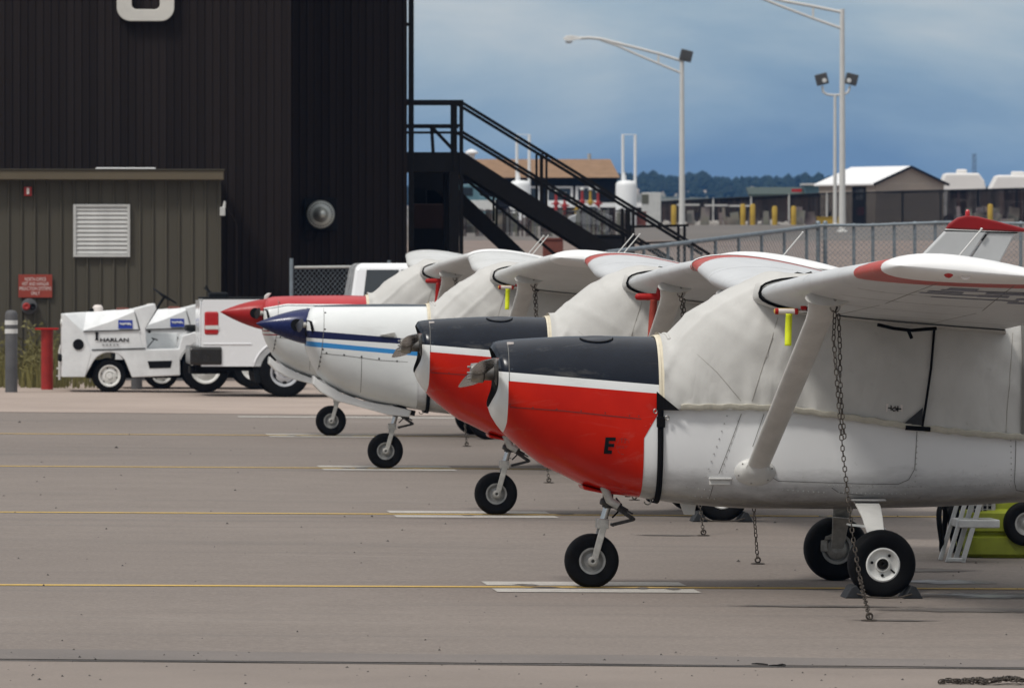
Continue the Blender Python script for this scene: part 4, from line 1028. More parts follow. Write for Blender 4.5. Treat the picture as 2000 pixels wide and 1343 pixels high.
# ================================================================ tie-down chains
def link_mesh(L_=.045, Wd=.027, r=.0038):
    pts = []; k = 5; s = (L_-Wd)/2
    for j in range(k+1): t = -math.pi/2+math.pi*j/k; pts.append((s+Wd/2*math.cos(t)*.8, Wd/2*math.sin(t)*.8, 0))
    for j in range(k+1): t = math.pi/2+math.pi*j/k; pts.append((-s+Wd/2*math.cos(t)*.8, Wd/2*math.sin(t)*.8, 0))
    b = MB().tube(pts, r, 5, closed=True); o = b.build('link', M['chain'], smooth=60); me = o.data; bpy.data.objects.remove(o); return me
LINK = link_mesh()
def chain(parent, path, pitch=.036, seed=0, joined=False):
    path = [Vector(p) for p in path]; seg = [(a-b_).length for a, b_ in zip(path, path[1:])]; tot = sum(seg); n = int(tot/pitch); acc = MB()
    for k in range(n):
        s = (k+.5)*pitch; i = 0
        while i < len(seg)-1 and s > seg[i]: s -= seg[i]; i += 1
        p = path[i].lerp(path[i+1], s/seg[i]); d = (path[i+1]-path[i]).normalized()
        qv = d.to_track_quat('X', 'Z') @ Matrix.Rotation((k % 2)*math.pi/2+random.uniform(-.25,.25)+.4, 3, 'X').to_quaternion()
        m = Matrix.Translation(p) @ qv.to_matrix().to_4x4()
        if joined: acc.add([m @ v.co for v in LINK.vertices], [tuple(f.vertices) for f in LINK.polygons])
        else: o = bpy.data.objects.new('link', LINK); COL.objects.link(o); o.parent = parent; o.matrix_basis = m
    if joined: acc.build('links', M['chain'], parent, smooth=60)
def sag(a, b_, s, n=24): return [a.lerp(b_, k/n)+Vector((0, 0, -s*4*(k/n)*(1-k/n))) for k in range(n+1)]
def to_ground(fr, x, y):
    d = Vector(((x-1000)/F, 1, -(y-HZ)/F)); t = 30.0
    for _ in range(40): p = Vector((0,0,EYE))+d*t; t += (p.z-ground(p.x,p.y))/(-d.z)
    return fr.i @ (Vector((0,0,EYE))+d*t)
gn = to_ground(FR[0], 1698, 1212); gf = to_ground(FR[0], 1480, 1101)
for i in range(4):
    for sg, g0 in ((-1, gn), (1, gf)):
        if i == 3 and sg > 0: continue
        fr = FR[i]; top = under(sg*2.42, RG, 0)+Vector((0,0,-.085)); wpos = fr.m @ g0; g = fr.i @ Vector((wpos.x, wpos.y, ground(wpos.x, wpos.y)+.02))
        t = fr.empty('tie_down_chain'); nmn = ['nearest airplane', 'second airplane', 'blue-spinner airplane', 'farthest airplane'][i]
        tag(t, 'dark tie-down chain from the %s wing of the %s to the apron' % ('near' if sg < 0 else 'far', nmn), 'chain', 'tie-down chains')
        pth = sag(top, g, .10)
        if i == 0 and sg < 0:                    # hangs straight first, then runs out to the anchor
            pth = [top]+[FR[0].at(x, y, v) for x, y, v in ((1628,660,-2.44),(1633,722,-2.46),(1638,790,-2.52),(1646,880,-2.64),(1655,960,-2.78),(1666,1050,-2.95),(1680,1130,-3.13))]+[g]
        chain(t, pth, joined=(i > 1))
        b = MB(); b.tube([g+Vector((.018*math.cos(a), 0, .010+.018*math.sin(a))) for a in [2*math.pi*k/12 for k in range(12)]], .007, 6, closed=True)
        b.lathe([(.001,-.018),(.05,-.018),(.052,-.015),(.04,-.011),(.001,-.011)], g, (0,0,1), 20); b.build('ground_anchor', M['chain'], t, smooth=40)
        hk = MB().tube([top+Vector((0,0,.055)), top+Vector((.014,0,.03)), top+Vector((.0,0,.0)), top+Vector((-.015,0,.012))], .007, 6).build('hook', M['chain'], t, smooth=50)
        if i < 3 and sg < 0:
            p2 = [top+Vector((.022,-.01,-.01)), top+Vector((.03,-.02,-.2)), top+Vector((.034,-.02,-.42)), pth[min(3, len(pth)-1)]+Vector((.02,-.02,-.06)) if i == 0 else top+Vector((.03,-.05,-.62)), (pth[4]+Vector((.012,-.015,.05))) if i == 0 else top+Vector((.028,-.10,-.75))]
            chain(t, p2, joined=(i > 1))
t = bpy.data.objects.new('loose_chain', None); COL.objects.link(t); p0 = Vector((2.52, 33.50, ground(2.5, 33.5)+.012)); t.location = p0
tag(t, 'heap of rusty chain lying on the front slab', 'chain')
pth = []
for k in range(110):
    a = k*.55; x = -.26+.62*k/110+.05*math.cos(a)+.03*random.uniform(-1,1)
    pth.append(Vector((x, 0.08*math.sin(a*1.3)+.03*random.uniform(-1,1), 0.006+abs(.018*noise.noise((k*.21, 4, 0)))+.012*math.exp(-((x-.05)/.09)**2))))
chain(t, pth, pitch=.037)
# ================================================================ chocks
for i, who in ((0, 'nearest airplane'), (1, 'second airplane')):
    for sd, lab in ((-1, 'in front of'), (1, 'behind')):
        fr = FR[i]; uw = 1.785; b = MB(); x0 = uw+sd*.125; x1 = uw+sd*.255
        b.prism([(x0,.0),(x1,.0),(x1-sd*.045,.075),(x1-sd*.075,.085),(x0+sd*.02,.03)], -1.24, -.98)
        o = fr.place(b.build('wheel_chock', M['rubber'], bevel=.006)); o.matrix_world = fr.m
        tag(o, 'black wheel chock %s the near main wheel of the %s' % (lab, who), 'chock', 'wheel chocks')
        if sd < 0: MB().tube([(uw-.18,-1.25,.03),(uw-.1,-1.27,.010),(uw,-1.275,.006),(uw+.1,-1.27,.010),(uw+.18,-1.25,.03)], .006, 6).build('chock_rope', M['chain'], o, smooth=50)
# ================================================================ lime ground cart and step ladder
fr = Frame(3.5, 47.6, .085, .0085); q = lambda x, y, v=0: fr.xz(x, y, v)
c = fr.empty('ground_cart'); tag(c, 'lime green ground cart with hoses behind the nearest airplane', 'cart')
x0, zb_ = q(1886, 1086); x1 = x0+1.25; zt_ = zb_+.86; cx, cy = (x0+x1)/2, .42
def rr_ring(sx, sy, z, r=.12, n=6):
    out = []
    for (ax_, ay_, t0) in ((1,1,0),(-1,1,90),(-1,-1,180),(1,-1,270)):
        for k in range(n+1): t = R(t0+90*k/n); out.append(Vector((cx+ax_*(sx-r)+r*math.cos(t), cy+ay_*(sy-r)+r*math.sin(t), z)))
    return out
hx, hy = (x1-x0)/2, .42
b = MB().loft([rr_ring(hx-.03,hy-.03,.0),rr_ring(hx,hy,.03),rr_ring(hx,hy,.15),rr_ring(hx-.035,hy-.035,.175),rr_ring(hx-.035,hy-.035,.185),rr_ring(hx,hy,.20),rr_ring(hx,hy,.33),rr_ring(hx-.04,hy-.04,.36)]); b.build('tank_base', M['cart_lime'], c, smooth=40)
MB().loft([rr_ring(hx-.05,hy-.05,.345,.06),rr_ring(hx-.05,hy-.05,.82,.06),rr_ring(hx-.10,hy-.10,.86,.06)]).build('body', M['cart_lime'], c, smooth=40)
gx0, gz0 = q(1898,1030); gx1, gz1 = q(1946,988)
gp = MB().box(gx0,gx1,cy-hy+.03,cy-hy+.06,gz0,gz1+.12).build('panel', M['gear_grey'], c, bevel=.006)
b = MB(); [b.box(gx0+.02+.035*k,gx0+.042+.035*k,cy-hy+.022,cy-hy+.04,gz0+.02+.03*j,gz0+.04+.03*j) for k in range(4) for j in range(7) if (k*7+j*3) % 5]; b.build('panel_openings', M['black_text'], gp)['kind'] = 'stuff'
wc = fr.at(2003, 1022, -.03); wheel(c, .165, .10, .08, wc, M['rim_grey'])
for k, (xa, dy) in enumerate(((1840,-.25),(1862,-.1),(1874,.12))):
    p = fr.at(xa, 1030, dy); MB().tube([p+Vector((.030*math.cos(t)+.012*math.sin(2*t), .09*math.cos(t), .165*math.sin(t))) for t in [2*math.pi*j/28 for j in range(28)]], .020, 8, closed=True).build('hose', M['tyre'], c, smooth=60)
b = MB(); b.bar(fr.at(1840,990,.0), fr.at(1895,990,.0), .03, .03); b.build('hose_hook', M['black_steel'], c)
lf = Frame(3.24, 46.9, .085, .0085); q2 = lambda x, y, v=0: lf.at(x, y, v)
ld = lf.empty('step_ladder'); tag(ld, 'small white step ladder beside the lime green cart', 'ladder')
for v, nm in ((0, 'rail'), (.34, 'rail')):
    p0, p1 = q2(1880,1089), q2(1925,945); p0.z = .0; p0.y = v; p1.y = v; MB().bar(p0, p1, .03, .035).build(nm, M['alu'], ld, bevel=.006)
    p0, p1 = q2(1851,1086), q2(1897,945); p0.z = .0; p0.y = v+.02; p1.y = v+.02; MB().bar(p0, p1, .028, .03).build(nm, M['alu'], ld, bevel=.006)
a, b_ = q2(1851,1086), q2(1886,1089); a.z = b_.z = .02; MB().bar(a, b_, .03, .03).build('foot_bar', M['alu'], ld, bevel=.006)
a = q2(1872,1022); MB().box(a.x,a.x+.30,-.02,.36,a.z-.03,a.z+.03).build('step', M['alu'], ld, bevel=.008)
a = q2(1890,965); MB().box(a.x,a.x+.22,-.02,.36,a.z-.02,a.z+.02).build('step', M['alu'], ld, bevel=.008)
# ================================================================ hangar, annex
def ribbed(parent, x0, x1, yf, z0, z1, pitch, m, rib=.022, depth=.035, thick=.06):
    """cladding: one panel object per rib spacing, sharing one mesh"""
    w = pitch; prof = [(0,0),(w*.10,0),(w*.10,0.0),(w-rib*2.2,0),(w-rib*1.6,-depth),(w-rib*.5,-depth),(w-.001,0)]
    b = MB(); n = len(prof)
    vs = [(x, y, z) for z in (z0, z1) for x, y in prof]; fs = [(i, i+1, n+i+1, n+i) for i in range(n-1)]
    vs += [(0,thick,z0),(w-.001,thick,z0),(0,thick,z1),(w-.001,thick,z1)]; o = 2*n
    fs += [(0,n,o+2,o),(n-1,o+1,o+3,2*n-1),(o,o+1,o+3,o+2),tuple(range(n,2*n))+(o+3,o+2)]
    b.add(vs, fs); ob = b.build('panel', m, parent); ob.location = (x0, yf, 0); me = ob.data
    k = 1
    while x0+(k+1)*w <= x1+.001:
        c = bpy.data.objects.new('panel', me); COL.objects.link(c); c.parent = parent; c.location = (x0+k*w, yf, 0); k += 1
    return k
M['hangar'] = mat('near_black_cladding', (.0235,.0185,.0172), .7, var=.18, scale=.5, spec=.06, stretch=(1,1,.15), each=.16)
M['annex'] = mat('olive_brown_cladding', (.088,.080,.062), .65, var=.16, scale=.9, spec=.12, stretch=(1,1,.2), each=.10)
M['annex_trim'] = mat('olive_fascia', (.125,.104,.072), .6, var=.08, scale=.8, spec=.12)
HYAW = .085
hf = Frame(-3.92, 114.0, HYAW); q = lambda x, y, v=0: hf.xz(x, y, v)
h = hf.empty('hangar'); tag(h, 'tall near-black hangar with ribbed metal walls', 'building')
xr = q(565,300)[0]; xl = q(-900,300)[0]; pit = .135
nl = int((xr-xl)/pit); ribbed(h, xr-nl*pit, xr, 0, -.1, 14, pit, M['hangar'], rib=.014, depth=.018)
MB().box(xr-.035,xr+.03,-.035,4.2,-.1,14).build('corner_trim', M['hangar'], h)
hv = 4.0; xr2 = hf.xz(789.5,300,hv)[0]; n2 = int((xr2-xr-.05)/pit)
ribbed(h, xr2-n2*pit, xr2, hv, -.1, 14, pit, M['hangar'], rib=.014, depth=.018)
MB().box(xr2-.01,xr2+.05,hv-.03,hv+14,-.1,14).build('corner_trim', M['hangar'], h)
MB().box(xr-nl*pit,xr-.03,.07,18,-.1,13.9).build('main_block', M['hangar'], h); MB().box(xr-.02,xr2-.012,hv+.07,18,-.1,13.9).build('rear_block', M['hangar'], h)
MB().box(xr-nl*pit-.3,xr2+.3,-.4,18.4,14.05,14.5).build('roof', M['black_steel'], h)
MB().box(q(-900,0)[0],q(567,0)[0],-.05,-.005,-.1,.25).build('base_flashing', M['dark'], h)
# letter on the hangar
lb = MB(); c = q(284,0); s_ = 1/ (F/114.0)
def rrect(x0, x1, z0, z1, r, n=8):
    o = []
    for cx_, cz_, t0 in ((x1-r,z1-r,0),(x0+r,z1-r,90),(x0+r,z0+r,180),(x1-r,z0+r,270)):
        for k in range(n+1): t = R(t0+90*k/n); o.append((cx_+r*math.cos(t), cz_+r*math.sin(t)))
    return o
lx0, lz0 = q(228,42,-.05); lx1 = q(340,42,-.05)[0]; iz0 = q(0,18,-.05)[1]; ix0, ix1 = q(257,0,-.05)[0], q(312,0,-.05)[0]; lz1 = lz0+1.75
O, I = rrect(lx0,lx1,lz0,lz1,.24), rrect(ix0,ix1,iz0,lz1-(iz0-lz0),.09); n = len(O)
b = MB(); b.v = [(x,-.16,z) for x,z in O]+[(x,-.16,z) for x,z in I]+[(x,-.03,z) for x,z in O]+[(x,-.03,z) for x,z in I]
for j in range(n):
    k = (j+1) % n; b.f += [(j,k,n+k,n+j),(2*n+j,3*n+j,3*n+k,2*n+k),(j,2*n+j,2*n+k,k),(n+j,n+k,3*n+k,3*n+j)]
o = b.build('wall_letter', M['wall_letter'], bevel=.012); hf.place(o); tag(o, 'large cream letter O mounted on the dark hangar wall', 'sign')
# exhaust fan on the recessed wall
ff = lambda x, y, v=hv-.10: hf.xz(x, y, v)
fe = hf.empty('wall_fan'); tag(fe, 'round metal exhaust fan dome in a black square on the hangar', 'fan')
a, b0 = ff(594,387), ff(658,450); MB().box(a[0],b0[0],hv-.12,hv-.03,b0[1],a[1]).build('backing_plate', M['black_text'], fe, bevel=.01)
cc = hf.at(626,419,hv-.12); r = 28.0/ (F/118)
MB().lathe([(r*1.0,.0),(r*1.0,.05),(r*.92,.08),(r*.55,.10),(r*.44,.16),(r*.30,.24),(r*.12,.27),(.001,.275)], cc, (0,-1,0), 40).build('dome', M['fan_metal'], fe, smooth=40)
b = MB()
for j in range(28): t = 2*math.pi*j/28; p = cc+Vector((r*.80*math.cos(t), -.09, r*.80*math.sin(t))); b.add(*dome(p, r*.055, (0,-1,0), .5, 6))
b.build('dome_holes', M['dark'], fe)['kind'] = 'stuff'
MB().tube([hf.at(x,y,hv-.05) for x,y in ((600,445),(592,462),(598,470),(615,466),(628,440))], .012, 6).build('cable', M['black_text'], fe, smooth=50)
# annex
af = Frame(-7.5, 110.0, HYAW); q = lambda x, y, v=0: af.xz(x, y, v)
an = af.empty('annex'); tag(an, 'low olive brown ribbed metal building in front of the hangar', 'building')
ar = q(429,500)[0]; pit = 25.6/(F/110.0); al = q(-700,500)[0]; nn = int((ar-al)/pit); az1 = q(0,350)[1]; az0 = .30
ribbed(an, ar-nn*pit, ar, 0, az0, az1, pit, M['annex'], rib=.020, depth=.030)
MB().box(ar-nn*pit,ar-.005,.065,3.6,az0,az1).build('annex_block', M['annex'], an); MB().box(ar-.004,ar+.02,-.035,3.6,az0,az1).build('corner_trim', M['annex'], an)
MB().box(ar-nn*pit,ar,-.01,3.5,-.1,az0-.005).build('foundation', M['grey_bollard'], an); MB().box(ar-nn*pit,ar,-.03,.0,az0-.10,az0-.006).build('base_trim', M['rust'], an)
fz0, fz1 = q(0,351,-.25)[1], q(0,332,-.25)[1]
MB().box(ar-nn*pit,q(437,0,-.25)[0],-.25,3.7,fz0,fz1).build('fascia', M['annex_trim'], an, bevel=.012); MB().box(ar-nn*pit,q(437,0,-.25)[0]+.02,-.27,3.72,fz1+.002,fz1+.02).build('roof_edge', M['annex'], an)
a = q(188,331,.6); MB().box(a[0],q(304,0,.6)[0],.6,1.6,fz1+.025,fz1+.055).build('skylight', M['shed_roof'], an, bevel=.01)
# louvre
lo0, lo1 = q(143,399,-.04), q(254,502,-.04); lv = MB()
vt = None
b = MB(); x0,z1,x1,z0 = lo0[0],lo0[1],lo1[0],lo1[1]
b.box(x0,x0+.05,-.075,-.02,z0,z1); b.box(x1-.05,x1,-.075,-.02,z0,z1); b.box(x0+.05,x1-.05,-.075,-.02,z0,z0+.045); b.box(x0+.05,x1-.05,-.075,-.02,z1-.045,z1)
vt = b.build('louvre_vent', M['louver'], an, bevel=.006)
MB().box(x0+.05,x1-.05,-.03,-.022,z0+.045,z1-.045).build('louvre_back', M['dark'], vt)
ns = 11; hh = (z1-z0-.09)/ns; sl_ = MB().add([(x0+.05,-.060,.012),(x1-.05,-.060,.012),(x1-.05,-.036,hh*1.05),(x0+.05,-.036,hh*1.05),(x0+.05,-.052,-.002),(x1-.05,-.052,-.002)], [(0,1,2,3),(0,4,5,1)]).build('slat', M['louver'], vt)
sl_.location.z = z0+.05
for k in range(1, ns): c = bpy.data.objects.new('slat', sl_.data); COL.objects.link(c); c.parent = vt; c.location.z = z0+.05+k*hh
# alarm strobe, sign, fire connection, camera on the annex wall
a = q(47,365,-.04); b0 = q(62,383,-.04)
al_ = MB().box(a[0],b0[0],-.13,-.036,b0[1],a[1]).build('alarm_strobe', M['hydrant'], bevel=.008); af.place(al_); tag(al_, 'small red fire alarm strobe high on the annex wall', 'alarm')
MB().box((a[0]+b0[0])/2-.022,(a[0]+b0[0])/2+.022,-.15,-.131,b0[1]+.03,a[1]-.02).build('strobe_lens', M['sign_text'], al_, bevel=.006)
a = q(36,536,-.05); b0 = q(102,581,-.05)
sg_ = MB().box(a[0],b0[0],-.055,-.037,b0[1],a[1]).build('wall_sign', M['sign_red'], bevel=.004); af.place(sg_); tag(sg_, 'red sign with four lines of white lettering on the annex', 'sign')
for k, s in enumerate(('NORTH OFFICE', 'WET AND HANGAR', 'PREACTION SYSTEMS', 'ONLY')):
    cx_, cz_ = q(69, 545.5+9.1*k, -.056); wd = (.36,.46,.54,.15)[k]
    cu = bpy.data.curves.new('t','FONT'); cu.body = s; cu.size = 1
    oo = bpy.data.objects.new('t', cu); COL.objects.link(oo); bpy.context.view_layer.update(); w0 = oo.dimensions.x; bpy.data.objects.remove(oo)
    kx = wd/w0; text_on(s, 1.0, M['sign_text'], sg_, lambda x, y: Vector((cx_+x*kx, -.0575, cz_+y*.085)), 'lettering')
fcn = af.empty('fire_connection'); tag(fcn, 'round fire hose connection plate below the red sign', 'fire connection')
c = af.at(57,598,-.04); r = 15.5/(F/110)
MB().lathe([(r,.0),(r,.02),(r*.9,.03),(.001,.03)], c, (0,-1,0), 28).build('plate', M['grey_bollard'], fcn, smooth=40)
MB().lathe([(r*.48,.02),(r*.48,.13),(r*.3,.14),(.001,.12)], c+Vector((-.05,0,0)), (0,-1,0), 20).build('inlet', M['hydrant'], fcn, smooth=40)
MB().lathe([(r*.42,.02),(r*.42,.12),(r*.3,.13),(.001,.11)], c+Vector((.055,0,-.005)), (0,-1,0), 20).build('inlet', M['black_text'], fcn, smooth=40)
cam_ = af.empty('wall_lamp'); tag(cam_, 'small pale wall lamp on the right corner of the annex', 'lamp')
p = af.at(434,410,-.1); MB().box(p.x-.04,p.x+.05,-.16,-.04,p.z-.10,p.z+.05).build('housing', M['louver'], cam_, bevel=.01); MB().cyl((p.x+.03,-.1,p.z+.04),(p.x+.045,-.1,p.z+.15),.03,.02,10).build('neck', M['louver'], cam_, smooth=40)
MB().tube([af.at(x,y,.3) for x,y in ((442,408),(455,425),(462,440),(462,500),(462,620))], .018, 6).build('conduit', M['hangar'], cam_, smooth=50)
# ================================================================ bollards, standpipe, weeds
def bollard(name, x, y, hpx, wpx, m, label, bands=(), group='bollards'):
    Y = F*(EYE-.10)/(y-HZ); X = (x-1000)*Y/F; s = F/Y; z = ground(X, Y); r = wpx/2/s; hh = hpx/s
    e = MB().lathe([(r,0),(r,hh-r*.8),(r*.92,hh-r*.4),(r*.65,hh-r*.1),(.001,hh)], (0,0,0), (0,0,1), 24).build(name, m, smooth=40); e.location = (X, Y, z); tag(e, label, 'bollard', group)
    for k, (z0,z1) in enumerate(bands): MB().lathe([(r+.004,hh*z0),(r+.005,hh*z0),(r+.005,hh*z1),(r+.004,hh*z1)], (0,0,0), (0,0,1), 24, cap=False).build('white_band', M['band_white'], e, smooth=40)
    return e
bollard('bollard', 22, 764, 161, 24, M['grey_bollard'], 'dark grey bollard with two white bands at the far left', ((.82,.875),(.715,.77)), 'dark bollards by the annex')
bollard('bollard', 267, 757, 110, 22, M['grey_bollard'], 'dark grey bollard mostly hidden behind the white tugs', (), 'dark bollards by the annex')
Y = 102.6; sp = Frame((92-1000)*Y/F, Y, 0); s = F/Y
e = sp.empty('standpipe'); tag(e, 'red standpipe with a flat red cap plate beside the annex', 'standpipe')
hh = 117/s; MB().lathe([(.095,-.02),(.095,hh-.04),(.10,hh-.03),(.10,hh)], (0,0,0), (0,0,1), 20).build('pipe', M['hydrant'], e, smooth=40)
MB().loft([[Vector((a*.18,b_*.16,z)) for a,b_ in ((-1,-1),(1,-1),(1,1),(-1,1))] for z in (hh,hh+.03)]).build('cap_plate', M['red_plastic'], e, bevel=.006)
MB().tube([(.20,-.02,.16),(.20,-.02,.62),(.22,-.02,.70),(.27,-.02,.72)], .022, 8).build('side_pipe', M['band_white'], e, smooth=50); MB().bar((.15,-.02,.34),(.36,-.02,.34), .03, .03).build('bracket', M['band_white'], e); MB().bar((.15,-.02,.22),(.36,-.02,.22), .03, .02).build('bracket', M['band_white'], e)
wd = MB()
for k in range(1500):
    x = random.choice((random.uniform(-30,30), random.uniform(40,130), random.uniform(55,105), random.uniform(-40,235)))
    Y = random.uniform(103.5,109.3); X = (x-1000)*Y/F; z = ground(X, Y); hgt = random.uniform(.15,.55)*(1.9 if random.random() < .10 and x < 120 else 1); a = random.uniform(0, 6.28); l = random.uniform(.05,.30)*hgt; w = random.uniform(.006,.014)
    d = Vector((math.cos(a)*l, math.sin(a)*l, 0)); p = Vector((X, Y, z)); sx = Vector((w, 0, 0))
    wd.add([p-sx, p+sx, p+d*.35+Vector((0,0,hgt*.6))+sx*.7, p+d*.35+Vector((0,0,hgt*.6))-sx*.7, p+d+Vector((0,0,hgt))], [(0,1,2,3),(3,2,4)])
    if hgt > .5:
        for j in range(6): t = random.uniform(.4,1); c = p+d*t*t+Vector((0,0,hgt*t)); wd.add([c, c+Vector((random.uniform(-.09,.09),random.uniform(-.05,.05),.05)), c+Vector((random.uniform(-.09,.09),0,.0))], [(0,1,2)])
tag(wd.build('weeds', mat('dry_weeds', (.13,.115,.035), .8, var=.6, scale=1.6)), 'yellow green weeds along the foot of the annex', 'weeds', kind='stuff')
# ================================================================ white pickup truck
tf = Frame((556-1000)*98.7/F, 98.7, .085); q = lambda x, y, v=0: tf.xz(x, y, v)
tr = tf.empty('pickup_truck'); tag(tr, 'white pickup truck seen from its rear side, behind the parked airplanes', 'pickup truck')
M['truck'] = mat('truck_white_paint', (.77,.78,.79), .22, var=.03, scale=2, coat=.6)
TW = 1.95; wr_ = .385
def arc(cx_, cz_, r, a0, a1, n=12): return [(cx_+r*math.cos(R(a0+(a1-a0)*k/n)), cz_+r*math.sin(R(a0+(a1-a0)*k/n))) for k in range(n+1)]
wx, wz = 0.0, wr_; fx = 3.35; bz0 = q(0,716)[1]; bx0 = q(393,0)[0]; bt = q(0,585)[1]
def skin(poly, v0, v1, curve, parent, name, m, bev=.06):
    # body side with a slight outward swell
    rg = []
    n = len(poly)
    for v, ins in ((v0,.0),(v0+.05,.0),(v1-.05,0),(v1,0)): rg.append([Vector((x, v, z)) for x, z in poly])
    return MB().loft(rg).build(name, m, parent, bevel=bev, seg=3)
cabx0 = q(684,0)[0]
bedp = [(bx0,bz0)]+arc(wx,wz,.475,196,-16,18)[0:]+[(cabx0-.03,bz0),(cabx0-.03,bt-.0),(bx0+.03,bt),(bx0-.0,bt-.1)]
bedp = [(x, max(z, bz0)) for x, z in bedp]
bed = skin(bedp, 0, TW, 0, tr, 'bed', M['truck'])
MB().box(bx0+.02,cabx0-.04,.0+.01,.14,bt+.002,bt+.03).build('bed_rail', M['bed_black'], bed, bevel=.01); MB().box(bx0+.02,cabx0-.04,TW-.14,TW-.01,bt+.002,bt+.03).build('bed_rail', M['bed_black'], bed, bevel=.01)
MB().box(bx0+.1,cabx0-.1,.15,TW-.15,bt+.001,bt+.004).build('bed_floor', M['dark'], bed)
sw = q(0,672)[1]; MB().box(bx0+.03,-.50,-.012,.03,sw-.012,sw+.012).build('body_crease', M['truck'], bed, bevel=.010)
wa = MB(); o_ = arc(wx,wz,.475,162,18,20); i_ = arc(wx,wz,.50,162,18,20); rgs = [[Vector((a[0],-.012,a[1])),Vector((b_[0],-.001,b_[1])),Vector((b_[0],.04,b_[1])),Vector((a[0],.04,a[1]))] for a,b_ in zip(o_,i_)]
wa.loft(rgs).build('wheel_arch', M['truck'], bed, smooth=40)
MB().prism(arc(wx,wz,.47,200,-20,18), .03, TW-.03).build('wheel_well', M['bed_black'], tr)
MB().box(bx0-.02,bx0-.001,.10,TW-.10,bz0+.05,bt-.02).build('tailgate', M['truck'], tr, bevel=.015)
tl0, tl1 = q(398,607,-.02), q(428.5,655,-.02)
tlm = MB().box(tl0[0],tl1[0],-.016,.08,tl1[1],tl0[1]).build('tail_light', M['red_lens'], tr, bevel=.045, seg=4)
zz = q(0,639)[1]; MB().box(tl0[0]+.02,tl1[0]-.012,-.020,-.0165,zz-.035,zz+.025).build('reverse_lens', M['band_white'], tlm, bevel=.008)
MB().box(bx0-.005,bx0+.16,TW-.06,TW+.016,tl1[1],tl0[1]).build('tail_light', M['red_lens'], tr, bevel=.02)
b0, b1 = q(371,677), q(432,716); MB().loft([[Vector((x, v, z)) for v, z in ((-.02,b1[1]+.03),(-.03,b1[1]+.07),(-.03,b0[1]-.04),(-.01,b0[1]),(TW+.01,b0[1]),(TW+.03,b0[1]-.04),(TW+.03,b1[1]+.07),(TW+.02,b1[1]+.03))] for x in (b0[0],b0[0]+.03,b1[0]-.05,b1[0]+.01)]).build('bumper', M['bumper'], tr, bevel=.025, seg=3)
MB().box(b0[0]+.1,1.2,.35,TW-.35,b1[1]-.07,b1[1]+.02).build('frame_rail', M['dark'], tr); MB().box(b0[0]+.02,b0[0]+.6,.6,TW-.6,b1[1]-.12,b1[1]-.0).build('hitch', M['dark'], tr, bevel=.02)
MB().cyl((0,.1,wr_),(0,TW-.1,wr_),.06,n=12).build('rear_axle', M['dark'], tr)
# cab
cx0, cx1 = cabx0, 3.0; roof = q(0,514)[1]; belt = q(0,592)[1]
cab = MB(); cab.loft([[Vector((x, v, z)) for x, v, z in ((cx0+ri,i_,z),(cx1-rf,i_,z),(cx1-rf,TW-i_,z),(cx0+ri,TW-i_,z))] for z, ri, rf, i_ in ((bz0-.02,0,0,.0),(belt,0,.0,.0),(roof-.06,.09,.75,.16),(roof,.16,.85,.26))])
cab.build('cab', M['truck'], tr, bevel=.05, seg=3)
MB().add([(cx0+.055-.01,.25,belt+.05),(cx0+.055-.01,TW-.25,belt+.05),(cx0+.10,TW-.30,roof-.10),(cx0+.10,.30,roof-.10)], [(0,1,2,3)]).build('rear_window', M['glass'], tr)
g = lambda z, o=-.012: .16*(z-belt)/(roof-.06-belt)+o
for xa, xb in ((.62,1.05),(1.15,2.15)):
    MB().add([(cx0+xa-.6+.18,g(belt+.06),belt+.06),(cx0+xb-.25,g(belt+.06),belt+.06),(cx0+xb-.30,g(roof-.10),roof-.10),(cx0+xa-.6+.24,g(roof-.10),roof-.10)], [(0,1,2,3)]).build('side_window', M['glass'], tr)
MB().loft([[Vector((x, v, z)) for v, z in ((.02,bz0),(.0,belt-.1),(.08,belt+.03),(TW-.08,belt+.03),(TW,belt-.1),(TW-.02,bz0))] for x in (cx1-.05,cx1+.9,cx1+1.1)]).build('hood', M['truck'], tr, bevel=.04)
MB().box(cabx0-.02,cabx0+.004,.02,TW-.02,bz0-.05,bt).build('cab_gap', M['dark'], tr)
